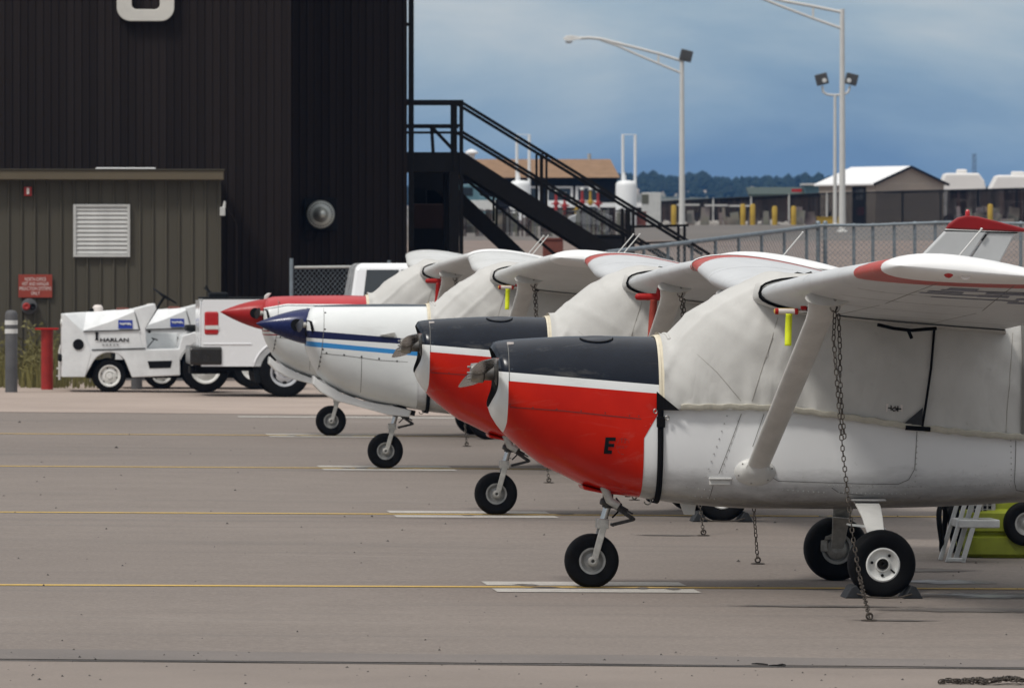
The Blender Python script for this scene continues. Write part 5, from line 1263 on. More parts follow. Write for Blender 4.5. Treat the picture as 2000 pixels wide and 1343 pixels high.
def road_wheel(parent, c, r, w, rr, holes, m, sg=-1):
    o = MB().lathe([(rr,-w*.45),(r*.86,-w*.5),(r*.95,-w*.46),(r*.99,-w*.36),(r,-w*.2),(r,w*.2),(r*.99,w*.36),(r*.95,w*.46),(r*.86,w*.5),(rr,w*.45)], c, (0,1,0), 44, cap=False).build('wheel', M['tyre'], parent, smooth=35)
    MB().lathe([(rr+.004,-w*.40),(rr+.006,-w*.47),(rr-.012,-w*.46),(rr-.03,-w*.34),(rr*.80,-w*.24),(rr*.62,-w*.34),(rr*.44,-w*.38),(rr*.40,-w*.30),(rr*.30,-w*.30),(rr*.28,-w*.42),(rr*.12,-w*.44),(.001,-w*.42)], c, (0,1,0), 40, cap=False).build('rim', m, o, smooth=30)
    b = MB(); HS = .17 if holes == 5 else .07
    for k in range(holes):
        t = 2*math.pi*(k+.75)/holes; p = Vector(c)+Vector((math.cos(t)*rr*.74, -w*.262, math.sin(t)*rr*.74)); tx = Vector((-math.sin(t),0,math.cos(t))); rx = Vector((math.cos(t),0,math.sin(t)))
        n_ = 14; b.add([p+tx*(rr*HS*math.cos(a))+rx*(rr*HS*.6*math.sin(a))+Vector((0,-.018+.015*math.sin(a)*0,0)) for a in [2*math.pi*j/n_ for j in range(n_)]]+[p+tx*(rr*HS*math.cos(a))+rx*(rr*HS*.6*math.sin(a))+Vector((0,.02,0)) for a in [2*math.pi*j/n_ for j in range(n_)]], [tuple(range(n_))]+[(j,(j+1) % n_,n_+(j+1) % n_,n_+j) for j in range(n_)])
    if holes: b.build('rim_holes', M['black_text'], o)
    MB().lathe([(rr*.95,w*.3),(.001,w*.3)], c, (0,1,0), 24).build('inner_disc', M['dark'], o)
    return o
M['steel_wheel'] = mat('silver_steel_wheel', (.55,.56,.58), .35, metal=.35, var=.06)
for x in (0, fx):
    road_wheel(tr, (x,.10,wr_), wr_, .26, .215, 5, M['steel_wheel']); road_wheel(tr, (x,TW-.10,wr_), wr_, .26, .215, 0, M['steel_wheel'])
# a black tool box or cable reel in the bed
p = tf.at(425,578,.9); b = MB().box(p.x-.14,p.x+.16,.8,1.2,bt-.2,p.z+.06); bb = b.build('tool_box', M['bed_black'], bevel=.03); tf.place(bb); tag(bb, 'black tool box standing in the bed of the white pickup', 'box'); MB().bar((p.x-.12,.95,p.z+.05),(p.x-.18,.95,p.z+.16), .03,.03).build('lid_prop', M['bed_black'], bb)
# ================================================================ baggage tugs
M['tug'] = mat('tug_white_paint', (.74,.755,.755), .42, var=.16, scale=2.6)
def tug(dx, Y, label):
    f0 = Frame((213-1000)*101.0/F, 101.0, .085); q = lambda x, y, v=0: f0.xz(x, y, v)
    f = Frame((213+dx-1000)*Y/F, Y, .085); t = f.empty('baggage_tug'); tag(t, label, 'baggage tug', 'white baggage tugs')
    D = 1.35; fw = q(214,736); rw = q(402,722); fr_ = .262; rr_ = .37
    fw = (fw[0], fr_); rw = (rw[0], rr_)
    # lower body with both wheel openings
    low = [q(122,735), q(122,614), q(125,613)]
    body = [q(126,735),q(126,690),q(126,655),q(178,683),q(345,681),q(352,656),q(398,650),q(450,655),q(450,690),q(447,700)]
    out = [q(126,736),q(126,640),q(166,650),q(179,684),q(349,681),q(357,655),q(380,648),q(452,648),q(452,672)]+[(rw[0]+.43*math.cos(a),rw[1]+.43*math.sin(a)) for a in [R(20+140*k/12) for k in range(13)]]+[q(352,733),q(258,737)]+[(fw[0]+(.30)*math.cos(a)*1.05,fw[1]+.02+.345*math.sin(a)) for a in [R(40+100*k/10) for k in range(11)]]+[q(166,735)]
    MB().prism(out, 0, D).build('chassis', M['tug'], t, bevel=.015)
    # hood with chamfered flanks
    hp = [q(128,613),q(262,604),q(272,648),q(280,680),q(180,683),q(160,650)]
    rg = []
    top = [q(128,612.5),q(170,610),q(215,607),q(262,603.5)]; mid = [q(128,616),q(163,645),q(215,628),q(262,608)]; bot = [q(128,690),q(166,690),q(215,687),q(280,683)]
    for k in range(4):
        ins = (.26,.26,.16,.06)[k] if k else .04
        rg.append([Vector((bot[k][0],.012,bot[k][1])),Vector((mid[k][0],.012,mid[k][1])),Vector((top[k][0],ins+.02,top[k][1])),Vector((top[k][0],D-ins-.02,top[k][1])),Vector((mid[k][0],D-.012,mid[k][1])),Vector((bot[k][0],D-.012,bot[k][1]))])
    MB().loft(rg).build('hood', M['tug'], t, bevel=.008)
    MB().prism([q(262,603.5),q(303,593),q(306,604),q(284,641),q(287,682),q(272,682)], .02, D-.02).build('dash', M['tug'], t, bevel=.01)
    MB().prism([q(121.5,736),q(121.5,614),q(127,613),q(163,648),q(178,690),q(166,736)], -.008, D+.008).build('front_panel', M['tug'], t, bevel=.01)
    c = f0.at(153,672.5,-.01); MB().lathe([(.085,.0),(.085,.014),(.001,.012)], c, (0,-1,0), 24).build('head_light', M['black_text'], t, smooth=40)
    for (a0,a1,b0_,b1_) in ((163,647,272,644),(179,683,284,680)):
        p0, p1 = q(a0,a1), q(b0_,b1_); MB().bar((p0[0],-.002,p0[1]),(p1[0],-.002,p1[1]), .016, .014).build('hood_seam', M['teal'] if False else M['bed_black'], t)
    p0, p1 = q(263,605), q(273,645); MB().bar((p0[0],.03,p0[1]),(p1[0],-.0,p1[1]), .012, .010).build('hood_seam', M['bed_black'], t)
    s0 = [q(288,705),q(336,704),q(333,718),q(292,719)]; MB().prism(s0, -.006, .02).build('step_opening', M['black_text'], t)
    # decals
    d0, d1 = q(231,623), q(259,641.5); dy = -.006
    MB().add([(d0[0],dy,d1[1]),(d1[0],dy,d1[1]),(d1[0],dy+.02,d0[1]),(d0[0],dy+.02,d0[1])], [(0,1,2,3)]).build('decal', M['blue_decal'], t)
    b = MB(); prev = None
    for k in range(30):
        s = k/29; x = d0[0]+.025+(d1[0]-d0[0]-.05)*s; z = (d0[1]+d1[1])/2+.022*math.sin(k*1.9)*(1 if k % 7 < 4 else .5)+(.02 if k in (2,16) else 0); p = Vector((x, dy-.001, z))
        if prev: b.bar(prev, p, .006, .013)
        prev = p
    b.build('decal_script', M['decal_white'], t)
    c = q(223.5,664); text_on('HARLAN', .105, M['black_text'], t, lambda x, y: Vector((c[0]+x*1.10, -.0035, c[1]+y*.72)), 'lettering', bold=.004)
    c2 = q(189,657); text_on('I', .15, M['black_text'], t, lambda x, y: Vector((c2[0]+x, -.007, c2[1]+y)), 'lettering', bold=.012)
    b = MB(); b.box(c2[0]-.03,c2[0]+.03,-.008,.0,c2[1]-.058,c2[1]-.046); b.box(c2[0]-.03,c2[0]+.03,-.008,.0,c2[1]+.046,c2[1]+.058); b.build('latch', M['black_text'], t)
    MB().prism([q(287,652),q(352,652),q(349,682),q(287,682)], D-.06, D-.01).build('far_side_panel', M['tug'], t, bevel=.008)
    for k in range(5): p0 = q(200+k*7,674); MB().box(p0[0],p0[0]+.03,-.004,.004,p0[1],p0[1]+.012).build('hood_slot', M['bed_black'], t)
    p0 = q(121,700); MB().box(p0[0]-.05,p0[0]+.005,.15,D-.15,p0[1]-.05,p0[1]+.06).build('front_bumper', M['bed_black'], t, bevel=.02)
    p0 = q(124,630); MB().lathe([(.05,-.02),(.06,.0),(.055,.02),(.001,.03)], Vector((p0[0]-.02,.2,p0[1])), (-1,0,0), 14).build('front_lamp', M['band_white'], t, smooth=40)
    MB().tube([f0.at(x,y,.03) for x,y in ((448,700),(446,712),(440,720),(436,712))], .012, 6).build('tow_hose', M['bed_black'], t, smooth=50)
    # steering, seat well, seat
    a, b_ = f0.at(278,646,.45), f0.at(322,578,.45); st = MB().cyl(a, b_, .022, n=10).build('steering_column', M['bed_black'], t, smooth=40)
    ax = (b_-a).normalized(); n1 = ax.cross(Vector((0,1,0))).normalized(); n2 = ax.cross(n1)
    wh = MB().tube([b_+(n1*math.cos(t_)+n2*math.sin(t_))*.21 for t_ in [2*math.pi*k/28 for k in range(28)]], .014, 8, closed=True)
    for k in range(3): t_ = 2*math.pi*k/3+.3; wh.bar(b_-ax*.03, b_+(n1*math.cos(t_)+n2*math.sin(t_))*.21, .03, .012)
    wh.build('steering_wheel', M['bed_black'], st, smooth=50)
    b = MB(); b.bar(f0.at(288,678,.3), f0.at(302,661,.3), .02,.015); b.bar(f0.at(296,660,.3), f0.at(308,664,.3), .06,.02); b.build('pedal', M['bed_black'], t)
    p = f0.at(364,640,.2); MB().box(p.x,p.x+.45,.18,D-.18,p.z-.06,p.z+.04).build('seat', M['bed_black'], t, bevel=.03)
    road_wheel(t, (fw[0],.16,fr_), fr_, .22, .165, 6, M['rim_white']); road_wheel(t, (fw[0],D-.16,fr_), fr_, .22, .165, 0, M['rim_white'])
    road_wheel(t, (rw[0],.13,rr_), rr_, .24, .23, 0, M['rim_white']); road_wheel(t, (rw[0],D-.13,rr_), rr_, .24, .23, 0, M['rim_white'])
    MB().box(fw[0]-.35,rw[0]+.45,.30,D-.30,.22,.5).build('underframe', M['dark'], t)
    p = f0.at(190,607,.7); MB().box(p.x-.12,p.x+.05,.55,.85,p.z-.05,p.z+.04).build('engine_top', M['dark'], t, bevel=.02); MB().box(p.x+.3,p.x+.5,.5,.9,p.z-.05,p.z+.05).build('battery_box', M['rust'], t, bevel=.02)
    MB().lathe([(.08,-.05),(.08,.05),(.05,.085),(.001,.09)], f0.at(191,606,.6), (0,0,1), 16).build('air_filter', M['sign_text'], t, smooth=40)
    return t
tug(0, 101.0, 'white baggage tug nearest the annex sign, lettered on its hood'); tug(102, 103.6, 'white baggage tug behind another, partly hidden by the pickup')
# ================================================================ chain-link helper
def chainlink(name, pts, z0s, z1s, m, parent, cell=.06, wire=.004):
    b = MB()
    for (p, q_), (a0, a1), (c0, c1) in zip(zip(pts, pts[1:]), zip(z0s, z0s[1:]), zip(z1s, z1s[1:])):
        p = Vector(p); q_ = Vector(q_); L_ = (q_-p).length; H_ = max(c0-a0, c1-a1); n = int((L_+H_)/cell)
        def pt(s, t): k = s/L_; zz0 = a0+(a1-a0)*k; zz1 = c0+(c1-c0)*k; r = p.lerp(q_, k); return Vector((r.x, r.y, zz0+(zz1-zz0)*t/H_))
        for k in range(n):
            s0 = -H_+k*cell
            for sl in (1, -1):
                lo, hi = max(0, -s0), min(H_, L_-s0)
                if hi-lo < .02: continue
                A, B = (pt(s0+lo, lo), pt(s0+hi, hi)) if sl > 0 else (pt(s0+lo, H_-lo), pt(s0+hi, H_-hi))
                d = (B-A).normalized(); nrm = d.cross(Vector((0,1,0))).normalized()*wire/2; y = Vector((0, wire*.6*sl, 0))
                b.add([A-nrm+y, A+nrm+y, B+nrm+y, B-nrm+y], [(0,1,2,3)])
    o = b.build(name, m, parent); o['kind'] = 'stuff'; return o
# short fence by the hangar
hx = lambda x, y, Y: wp(x, y, Y)
fe = bpy.data.objects.new('chain_link_fence', None); COL.objects.link(fe); tag(fe, 'short chain-link fence section in front of the dark hangar recess', 'fence')
p0, p1 = wp(569,522,108.0), wp(760,520,109.0); g0 = ground(p0.x, p0.y)
MB().cyl((p0.x,p0.y,g0),(p0.x,p0.y,p0.z+.15), .032, n=12).build('post', M['galv'], fe, smooth=40); MB().cyl((p1.x,p1.y,g0),(p1.x,p1.y,p1.z+.1), .032, n=12).build('post', M['galv'], fe, smooth=40)
MB().cyl(p0+Vector((.06,0,0)), p1, .022, n=10).build('top_rail', M['louver'], fe, smooth=40)
chainlink('mesh', [(p0.x+.05,p0.y,0),(p1.x,p1.y,0)], [g0+.05]*2, [p0.z,p1.z], M['galv'], fe, .09, .006)
# ================================================================ outside staircase of the hangar
SY = 119.0; sf = Frame((900-1000)*SY/F, SY, .085); q = lambda x, y, v=0: sf.at(x, y, v)
st = sf.empty('steel_staircase'); tag(st, 'black steel outside staircase with landing and handrails beside the hangar', 'staircase')
m = M['black_steel']; SW = 1.15
zl0, zl1 = q(0,335).z, q(0,296).z; lx0, lx1 = q(797,0).x, q(905,0).x
MB().box(lx0-.4,lx1,0,SW,zl0,zl1).build('landing', m, st)
for v in (0, SW):
    for x, y in ((891,198),(903,198)) if v == 0 else ((895,200),):
        p = q(x-2,y); MB().box(p.x-.035,p.x+.035,v-.03,v+.03,-.1 if x > 900 else zl0,p.z).build('post', m, st)
    for y in (199,245,259) if v == 0 else (199.5,246): p0, p1 = q(793,y), q(905,y); MB().bar((p0.x,v,p0.z),(p1.x,v,p1.z), .05, .07 if y < 200 else .045).build('rail', m, st)
    p0, p1 = q(880,335), q(880,500); MB().box(q(876,0).x,q(896,0).x,v-.09,v+.09,-.1,zl0-.002).build('column', m, st)
    # flight
    a, b_ = q(903,296), q(1330,567); c, d = q(903,338), q(1330,604)
    MB().add([(p.x, v+o, p.z) for o in (-.03,.03) for p in (a,b_,d,c)], [(0,1,2,3),(7,6,5,4),(0,4,5,1),(1,5,6,2),(2,6,7,3),(3,7,4,0)]).build('stringer', m, st)
    for y0, y1, xx in ((201,497,1386),(258,508,1315)):
        p0, p1 = q(903,y0), q(xx,y1); MB().bar((p0.x,v,p0.z),(p1.x,v,p1.z), .05, .055).build('handrail', m, st)
    for x, yt, yb in ((1062,300,408),(1232,406,500),(1150,352,460))[:2]: 
        p0, p1 = q(x,yt), q(x,yb); 
        for dx in (-.032, .05): MB().bar((p0.x+dx,v,p0.z),(p1.x+dx,v,p1.z), .04, .04).build('post', m, st)
p0, p1 = q(845,250), q(892,300); MB().bar((p0.x,.0,p0.z),(p1.x,.0,p1.z), .05,.06).build('brace', m, st); p0, p1 = q(843,250), q(846,298); MB().bar((p0.x,.0,p0.z),(p1.x,.0,p1.z), .05,.06).build('brace', m, st)
for k in range(20):
    s = k/19; p = q(905+425*s, 304+271*s); MB().box(p.x-.1,p.x+.18,.03,SW-.03,p.z-.16,p.z-.13).build('tread', m, st)
# the rear, steeper flight
rv_ = 2.4
for v in (rv_, rv_+1.0):
    quad = [sf.at(x,y,v) for x,y in ((800,338),(862,338),(1040,506),(996,506),(850,372),(800,372))]
    MB().add([(p.x, v+o, p.z) for o in (-.03,.03) for p in quad], [(0,1,2,3,4,5),(11,10,9,8,7,6)]+[(j,6+j,6+(j+1) % 6,(j+1) % 6) for j in range(6)]).build('rear_stringer', m, st)
    a, b_ = sf.at(885,330,v), sf.at(1095,506,v); MB().bar(a, b_, .05,.055).build('rear_handrail', m, st)
    for x, y0, y1 in ((964,385,432),(970,390,440)): MB().bar(sf.at(x,y0,v), sf.at(x,y1,v), .04,.04).build('post', m, st)
# tall dark pole beside the hangar edge
pf = Frame((803-1000)*118.5/F, 118.5, 0); pp = MB().box(-.05,.05,-.05,.05,0,12).build('steel_post', m); pf.place(pp); tag(pp, 'tall black steel post standing close to the hangar edge', 'post')
for y in (48,197,247): p = wp(803,y,118.5); MB().box(-.10,-.05,-.03,.03,p.z-pf.o.z-.03,p.z-pf.o.z+.03).build('bracket', m, pp)
# brown cabinet and dark duct under the landing
bx = Frame((842-1000)*121/F, 121, 0); a, b_ = bx.at(806,398), bx.at(880,446)
o = MB().box(a.x,b_.x,0,1.5,0,a.z).build('brown_cabinet', M['brown_box'], bevel=.02); bx.place(o); tag(o, 'brown metal cabinet under the staircase landing', 'cabinet'); MB().box(a.x-.02,b_.x+.02,-.02,-.001,0,b_.z).build('dark_base', M['black_steel'], o)
a2, b2 = bx.at(800,330), bx.at(884,399); MB().box(a2.x,b2.x,1.6,1.75,0,a2.z).build('back_panel', M['dark_wall'], o)
a, b_ = bx.at(806,368), bx.at(832,396); MB().box(a.x,b_.x,.3,.9,a.z-.5,a.z).build('vent_box', M['black_text'], o)
# ================================================================ galvanised fence on the right
ff = bpy.data.objects.new('chain_link_fence', None); COL.objects.link(ff); tag(ff, 'galvanised chain-link fence with top rail behind the wings at right', 'fence')
FY = 124.0
tops = [(1598,440),(1700,440),(1770,437),(1850,434),(1950,436),(2060,437)]
P_ = [wp(x,y,FY) for x,y in tops]
for k, (a, b_) in enumerate(zip(P_, P_[1:])): MB().cyl(a, b_, .03, n=10).build('top_rail', M['galv'], ff, smooth=40)
for x, y, r in ((1598,436,.04),(1612,436,.04),(1668,440,.032),(1705,440,.032),(1747,438,.032),(1787,436,.032),(1827,435,.032),(1868,434,.032),(1908,435,.032),(1950,436,.032),(1994,436,.032)):
    p = wp(x,y,FY); e = MB().cyl((p.x,FY+.05,ground(p.x,FY)),(p.x,FY+.05,p.z), r, n=10); e.add(*dome(Vector((p.x,FY+.05,p.z)), r*1.3, (0,0,1), 1, 8)); e.build('post', M['galv'], ff, smooth=50)
chainlink('mesh', [(p.x,FY,0) for p in P_], [ground(p.x,FY)+.05 for p in P_], [p.z for p in P_], M['galv'], ff, .10, .007)
f2 = bpy.data.objects.new('chain_link_fence', None); COL.objects.link(f2); tag(f2, 'fence with a thick grey top rail sloping down towards the staircase', 'fence')
A, B = wp(1597,442,FY), wp(1185,493,116.5)
MB().cyl(A, B, .042, n=12).build('top_rail', M['galv'], f2, smooth=40)
for k in range(9):
    p = A.lerp(B, (k+.5)/9); MB().cyl((p.x,p.y,ground(p.x,p.y)),(p.x,p.y,p.z), .03, n=8).build('post', M['galv'], f2, smooth=40)
chainlink('mesh', [(A.x,A.y,0),(B.x,B.y,0)], [ground(A.x,A.y)+.05,ground(B.x,B.y)+.05], [A.z,B.z], M['galv'], f2, .11, .007)
# dark railing of the ramp behind
f3 = bpy.data.objects.new('ramp_railing', None); COL.objects.link(f3); tag(f3, 'dark steel railing of a ramp behind the staircase foot', 'railing')
a, b_ = wp(1225,443,135), wp(1345,440,135); MB().bar(a, b_, .05,.05).build('rail', m, f3); a2, b2 = wp(1225,475,135), wp(1345,472,135); MB().bar(a2, b2, .05,.04).build('rail', m, f3)
for x in (1232,1325,1337): p = wp(x,442,135); MB().cyl((p.x,135,ground(p.x,135)),(p.x,135,p.z), .03, n=8).build('post', m, f3)
# ================================================================ lot behind: lamps, bollards, fence, shed, campers
LY = 340.0
def gz(x, Y): return ground((x-1000)*Y/F, Y)
def lamp(x, ytop, Y, label, w=9.5, parts=()):
    X = (x-1000)*Y/F; s = F/Y; t = bpy.data.objects.new('street_lamp', None); COL.objects.link(t); t.location = (X, Y, ground(X, Y)); tag(t, label, 'street lamp', 'lamp posts')
    L = lambda xx, yy, dy=0: wp(xx, yy, Y+dy)-t.location
    MB().tube([(0,0,-.05),(0,0,L(x,ytop).z)], [w/2/s*1.25, w/2/s*.85], 16).build('pole', M['pole'], t, smooth=40)
    MB().lathe([(w/s*1.1,-.05),(w/s*1.1,.06),(w/s*.7,.10)], (0,0,0), (0,0,1), 16).build('base', M['pole'], t, smooth=40)
    return t, L, s
def flood(t, L, s, x, y, rx, ry, lean, lens):
    c = L(x, y); b = MB().box(-rx/s,rx/s,-.18,.18,-ry/s,ry/s).build('floodlight', M['bronze'], t, bevel=.04); b.location = c; b.rotation_euler = (0, R(lean), 0)
    if lens: MB().lathe([(ry/s*.42,.0),(ry/s*.38,.05),(.001,.06)], (lens*rx/s*.35,-.18,-ry/s*.35), (0,-1,0), 14).build('lens', M['band_white'], b, smooth=40)
    return b
t, L, s = lamp(1332, 118, 318, 'pale lamp post with long curved arm and one floodlight, left of the other posts')
MB().tube([L(x,y) for x,y in ((1331,119),(1290,106),(1240,93),(1200,83),(1172,76),(1150,74),(1130,75))], [.075]*7, 10).build('arm', M['pole'], t, smooth=50)
MB().tube([L(x,y) for x,y in ((1331,143),(1290,126),(1240,105),(1205,89),(1172,78))], .06, 10).build('arm_brace', M['pole'], t, smooth=50); MB().bar(L(1286,104), L(1286,125), .09,.09).build('arm_strut', M['pole'], t)
MB().loft([[L(x,y0,-.14),L(x,y1,-.09),L(x,y1,.09),L(x,y0,.14)] for x,y0,y1 in ((1100,77,75),(1106,80,70),(1116,80,69),(1126,78,71),(1136,77,73))]).build('lamp_head', M['pole'], t, bevel=.03); MB().lathe([(.12,-.10),(.20,0)], L(1111,81), (0,0,1), 12).build('lamp_lens', M['band_white'], t)
flood(t, L, s, 1340, 109, 12, 11, 14, 0)
t, L, s = lamp(1645, 18, 300, 'tallest pale lamp post with its arm leaving the top of the picture', 10.5)
MB().tube([L(x,y) for x,y in ((1644,24),(1585,12),(1535,3),(1490,-8),(1450,-14))], .075, 10).build('arm', M['pole'], t, smooth=50); MB().tube([L(x,y) for x,y in ((1644,56),(1585,35),(1530,14),(1490,-2),(1455,-13))], .065, 10).build('arm_brace', M['pole'], t, smooth=50); MB().bar(L(1588,13), L(1588,36), .09,.09).build('arm_strut', M['pole'], t)
MB().loft([[L(x,y0,-.14),L(x,y1,-.09),L(x,y1,.09),L(x,y0,.14)] for x,y0,y1 in ((1405,-12,-14),(1412,-9,-20),(1425,-9,-20),(1450,-12,-17))]).build('lamp_head', M['pole'], t, bevel=.03)
t, L, s = lamp(1631, 185, 345, 'thin lamp post carrying two small brown floodlights', 6.5)
MB().tube([L(x,y) for x,y in ((1606,168),(1608,180),(1616,185),(1631,186),(1648,185),(1657,180),(1660,168))], .06, 8).build('crossarm', M['pole'], t, smooth=50)
flood(t, L, s, 1605, 155, 12, 11, -14, 1); flood(t, L, s, 1663, 155, 12, 11, 14, -1)
for k, (x, yt, yb, lab) in enumerate(((1316,400,440,'left of the lamp post foot'),(1451,398,443,'left one of the close pair'),(1470,398,443,'right one of the close pair'),(1513,402,442,'alone between the pair and the whip antenna'),(1550,402,442,'just left of the beige shed'),(1934,398,440,'right of the beige shed before the campers'))):
    Y = 336.0; X = (x-1000)*Y/F; z = ground(X,Y); s = F/Y; r = 5.2/s; hh = (EYE-(yt-HZ)*Y/F)-z
    e = MB().lathe([(r,0),(r,hh-r*.6),(r*.7,hh-r*.15),(.001,hh)], (0,0,0), (0,0,1), 16).build('bollard', M['yellow'], smooth=40); e.location = (X,Y,z); tag(e, 'yellow bollard '+lab, 'bollard', 'yellow bollards by the far fence')
# brown slatted fence: posts, rails and slats
bf = bpy.data.objects.new('slat_fence', None); COL.objects.link(bf); tag(bf, 'dark brown slatted fence running across the far lot', 'fence')
BY = 352.0; tp = [(870,404),(1238,398),(1330,392),(1450,386),(1600,378),(1850,372),(2100,366)]
sl_b = MB(); 
for k in range(308):
    x = 872+k*4.0
    if 1600 < x < 1850: continue
    yy = lerp(tp, x)
    p = wp(x, yy+random.uniform(-.6,1.2), BY); X = p.x; z0 = ground(X, BY)-.1
    o = MB().box(X-.055,X+.050,BY+random.uniform(-.02,.02),BY+.04,z0,p.z).build('slat', M['slat'] if random.random() < .86 else M['brown_box'], bf)
w_ = [wp(x, lerp(tp,x), BY) for x in (1598,1724,1852)]
chainlink('mesh', [(p.x,BY,0) for p in w_], [ground(p.x,BY) for p in w_], [p.z for p in w_], M['black_steel'], bf, .13, .048)
yf = bpy.data.objects.new('slat_fence', None); COL.objects.link(yf); tag(yf, 'grey brown slatted yard fence with missing slats behind the staircase', 'fence')
for k in range(84):
    x = 893+k*4.1
    if noise.noise((k*.23, 2.2, 0)) > .22 or random.random() < .10: continue
    Y = 284.0; p = wp(x, 408+random.uniform(-2,2), Y); MB().box(p.x-.035,p.x+.035,Y,Y+.03,ground(p.x,Y)-.1,p.z).build('slat', random.choice((M['slat'],M['slat'],M['brown_box'],M['olive_box'],M['grey_bollard'])), yf)
for y in (412,440): MB().bar(wp(890,y,284.2), wp(1236,y,284.2), .05,.07).build('rail', M['grey_bollard'], yf)
for (xa, ya), (xb, yb) in zip(tp, tp[1:]): MB().cyl(wp(xa,ya,BY-.05), wp(xb,yb,BY-.05), .05, n=8).build('top_rail', M['black_steel'], bf)
for k in range(12): x = 1245+k*74; p = wp(x, lerp(tp,x)-2, BY-.05); MB().cyl((p.x,p.y,ground(p.x,p.y)),(p.x,p.y,p.z), .05, n=8).build('post', M['louver'] if k in (2,3,4,5) else M['black_steel'], bf, smooth=40)
for x0, x1, y in ((1322,1366,400),(1376,1422,401),(1424,1470,402)): MB().bar(wp(x0,y,BY-.3), wp(x1,y,BY-.3), .06,.09).build('mid_rail', M['louver'], bf)
# low rubble berm along the fence
rb = MB()
for k in range(260):
    x = random.choice((random.uniform(1290,1600), random.uniform(1330,1420), random.uniform(1455,1510))); Y = random.uniform(344,349); X = (x-1000)*Y/F; r = random.uniform(.08,.30); z = ground(X,Y)
    vs, fs = dome((X,Y,z), r, (0,0,1), random.uniform(.5,1.0), 7); rb.add([v+Vector(noise.noise_vector(v*7))*r*.35 for v in vs], fs)
tag(rb.build('rubble', mat('pale_rubble', (.30,.28,.255), .9, var=.35, scale=1.2)), 'pale rubble heaped along the far fence', 'rubble', kind='stuff')
# beige shed
sY = 372.0; hfz = Frame((1700-1000)*sY/F, sY, 0.62); q = lambda x, y, v=0: hfz.at(x, y, v)
sh = hfz.empty('shed'); tag(sh, 'beige shed with white gable roof behind the fence', 'building')
s = F/sY
# corner nearest the camera at px 1710; left wall runs to 1600, gable end runs to 1845
cor = wp(1710, 356, sY); le = wp(1600, 352, sY+5.0); ri = wp(1843, 353, sY+2.2); gz0 = ground(cor.x, sY)-.3; inv = hfz.i
c3 = [inv @ Vector((p.x, p.y, 0)) for p in (cor, le, ri)]; c3.append(c3[1]+c3[2]-c3[0]); wallz = (inv @ cor).z; g0 = gz0-hfz.o.z
rz = (inv @ wp(1780, 327, sY+1)).z
def wallq(a, b_, nm):
    nb = 14; hh = (wallz-g0)/nb
    for k in range(nb):
        z0 = g0+k*hh; d = (b_-a).cross(Vector((0,0,1))).normalized()
        MB().add([(a.x,a.y,z0),(b_.x,b_.y,z0),(b_.x,b_.y,z0+hh),(a.x,a.y,z0+hh),(a.x+d.x*.03,a.y+d.y*.03,z0),(b_.x+d.x*.03,b_.y+d.y*.03,z0)], [(0,1,2,3),(4,5,2,3),(0,4,5,1),(0,4,3),(1,5,2)]).build('siding_board', M['shed_wall'], sh)
wallq(c3[1], c3[0], 'l'); wallq(c3[0], c3[2], 'g'); wallq(c3[2], c3[3], 'r'); wallq(c3[3], c3[1], 'b')
mg = (c3[0]+c3[2])/2; mb = (c3[1]+c3[3])/2
MB().add([(c3[0].x,c3[0].y,wallz),(c3[2].x,c3[2].y,wallz),(mg.x,mg.y,rz)], [(0,1,2)]).build('gable', M['shed_wall'], sh); MB().add([(c3[1].x,c3[1].y,wallz),(c3[3].x,c3[3].y,wallz),(mb.x,mb.y,rz)], [(0,1,2)]).build('gable', M['shed_wall'], sh)
def slab(a, b_, c, d, th, nm, mt): MB().add([*(Vector(p) for p in (a,b_,c,d)), *(Vector(p)+Vector((0,0,th)) for p in (a,b_,c,d))], [(0,1,2,3),(4,5,6,7),(0,4,5,1),(1,5,6,2),(2,6,7,3),(3,7,4,0)]).build(nm, mt, sh)
og = (c3[0]-c3[1]).normalized()*.18; ow = (c3[0]-c3[2]).normalized()*.25; dz = Vector((0,0,-.16))
V3 = lambda p, z: Vector((p.x, p.y, z))
slab(V3(c3[0],wallz)+og+ow+dz, V3(mg,rz)+og, V3(mb,rz)-og, V3(c3[1],wallz)-og+ow+dz, .09, 'roof', M['shed_roof']); slab(V3(c3[2],wallz)+og-ow+dz, V3(mg,rz)+og, V3(mb,rz)-og, V3(c3[3],wallz)-og-ow+dz, .09, 'roof', M['shed_roof'])
for p, o2 in ((c3[0],ow),(c3[2],-ow)): MB().bar(V3(p,wallz)+og*1.05+o2+dz+Vector((0,0,.03)), V3(mg,rz)+og*1.05+Vector((0,0,.03)), .05,.14).build('verge_board', M['dark_wall'], sh)
dw = lambda t0, t1, z0, z1, mt, nm: (lambda a, b_, d: MB().add([(a.x-d.x,a.y-d.y,z0),(b_.x-d.x,b_.y-d.y,z0),(b_.x-d.x,b_.y-d.y,z1),(a.x-d.x,a.y-d.y,z1),(a.x,a.y,z0),(b_.x,b_.y,z0),(b_.x,b_.y,z1),(a.x,a.y,z1)], [(0,1,2,3),(4,5,6,7),(0,4,5,1),(1,5,6,2),(2,6,7,3),(3,7,4,0)]).build(nm, mt, sh))(c3[1].lerp(c3[0],t0), c3[1].lerp(c3[0],t1), -(c3[0]-c3[1]).cross(Vector((0,0,1))).normalized()*.06)
dw(.60,.84,g0,wallz-.25,M['dark_wall'],'doorway'); dw(.66,.80,wallz-1.0,wallz-.35,M['band_white'],'window'); dw(.68,.82,g0+.9,g0+1.35,M['red_plastic'],'red_panel'); dw(.14,.22,g0+.5,g0+1.1,M['dark_wall'],'window')
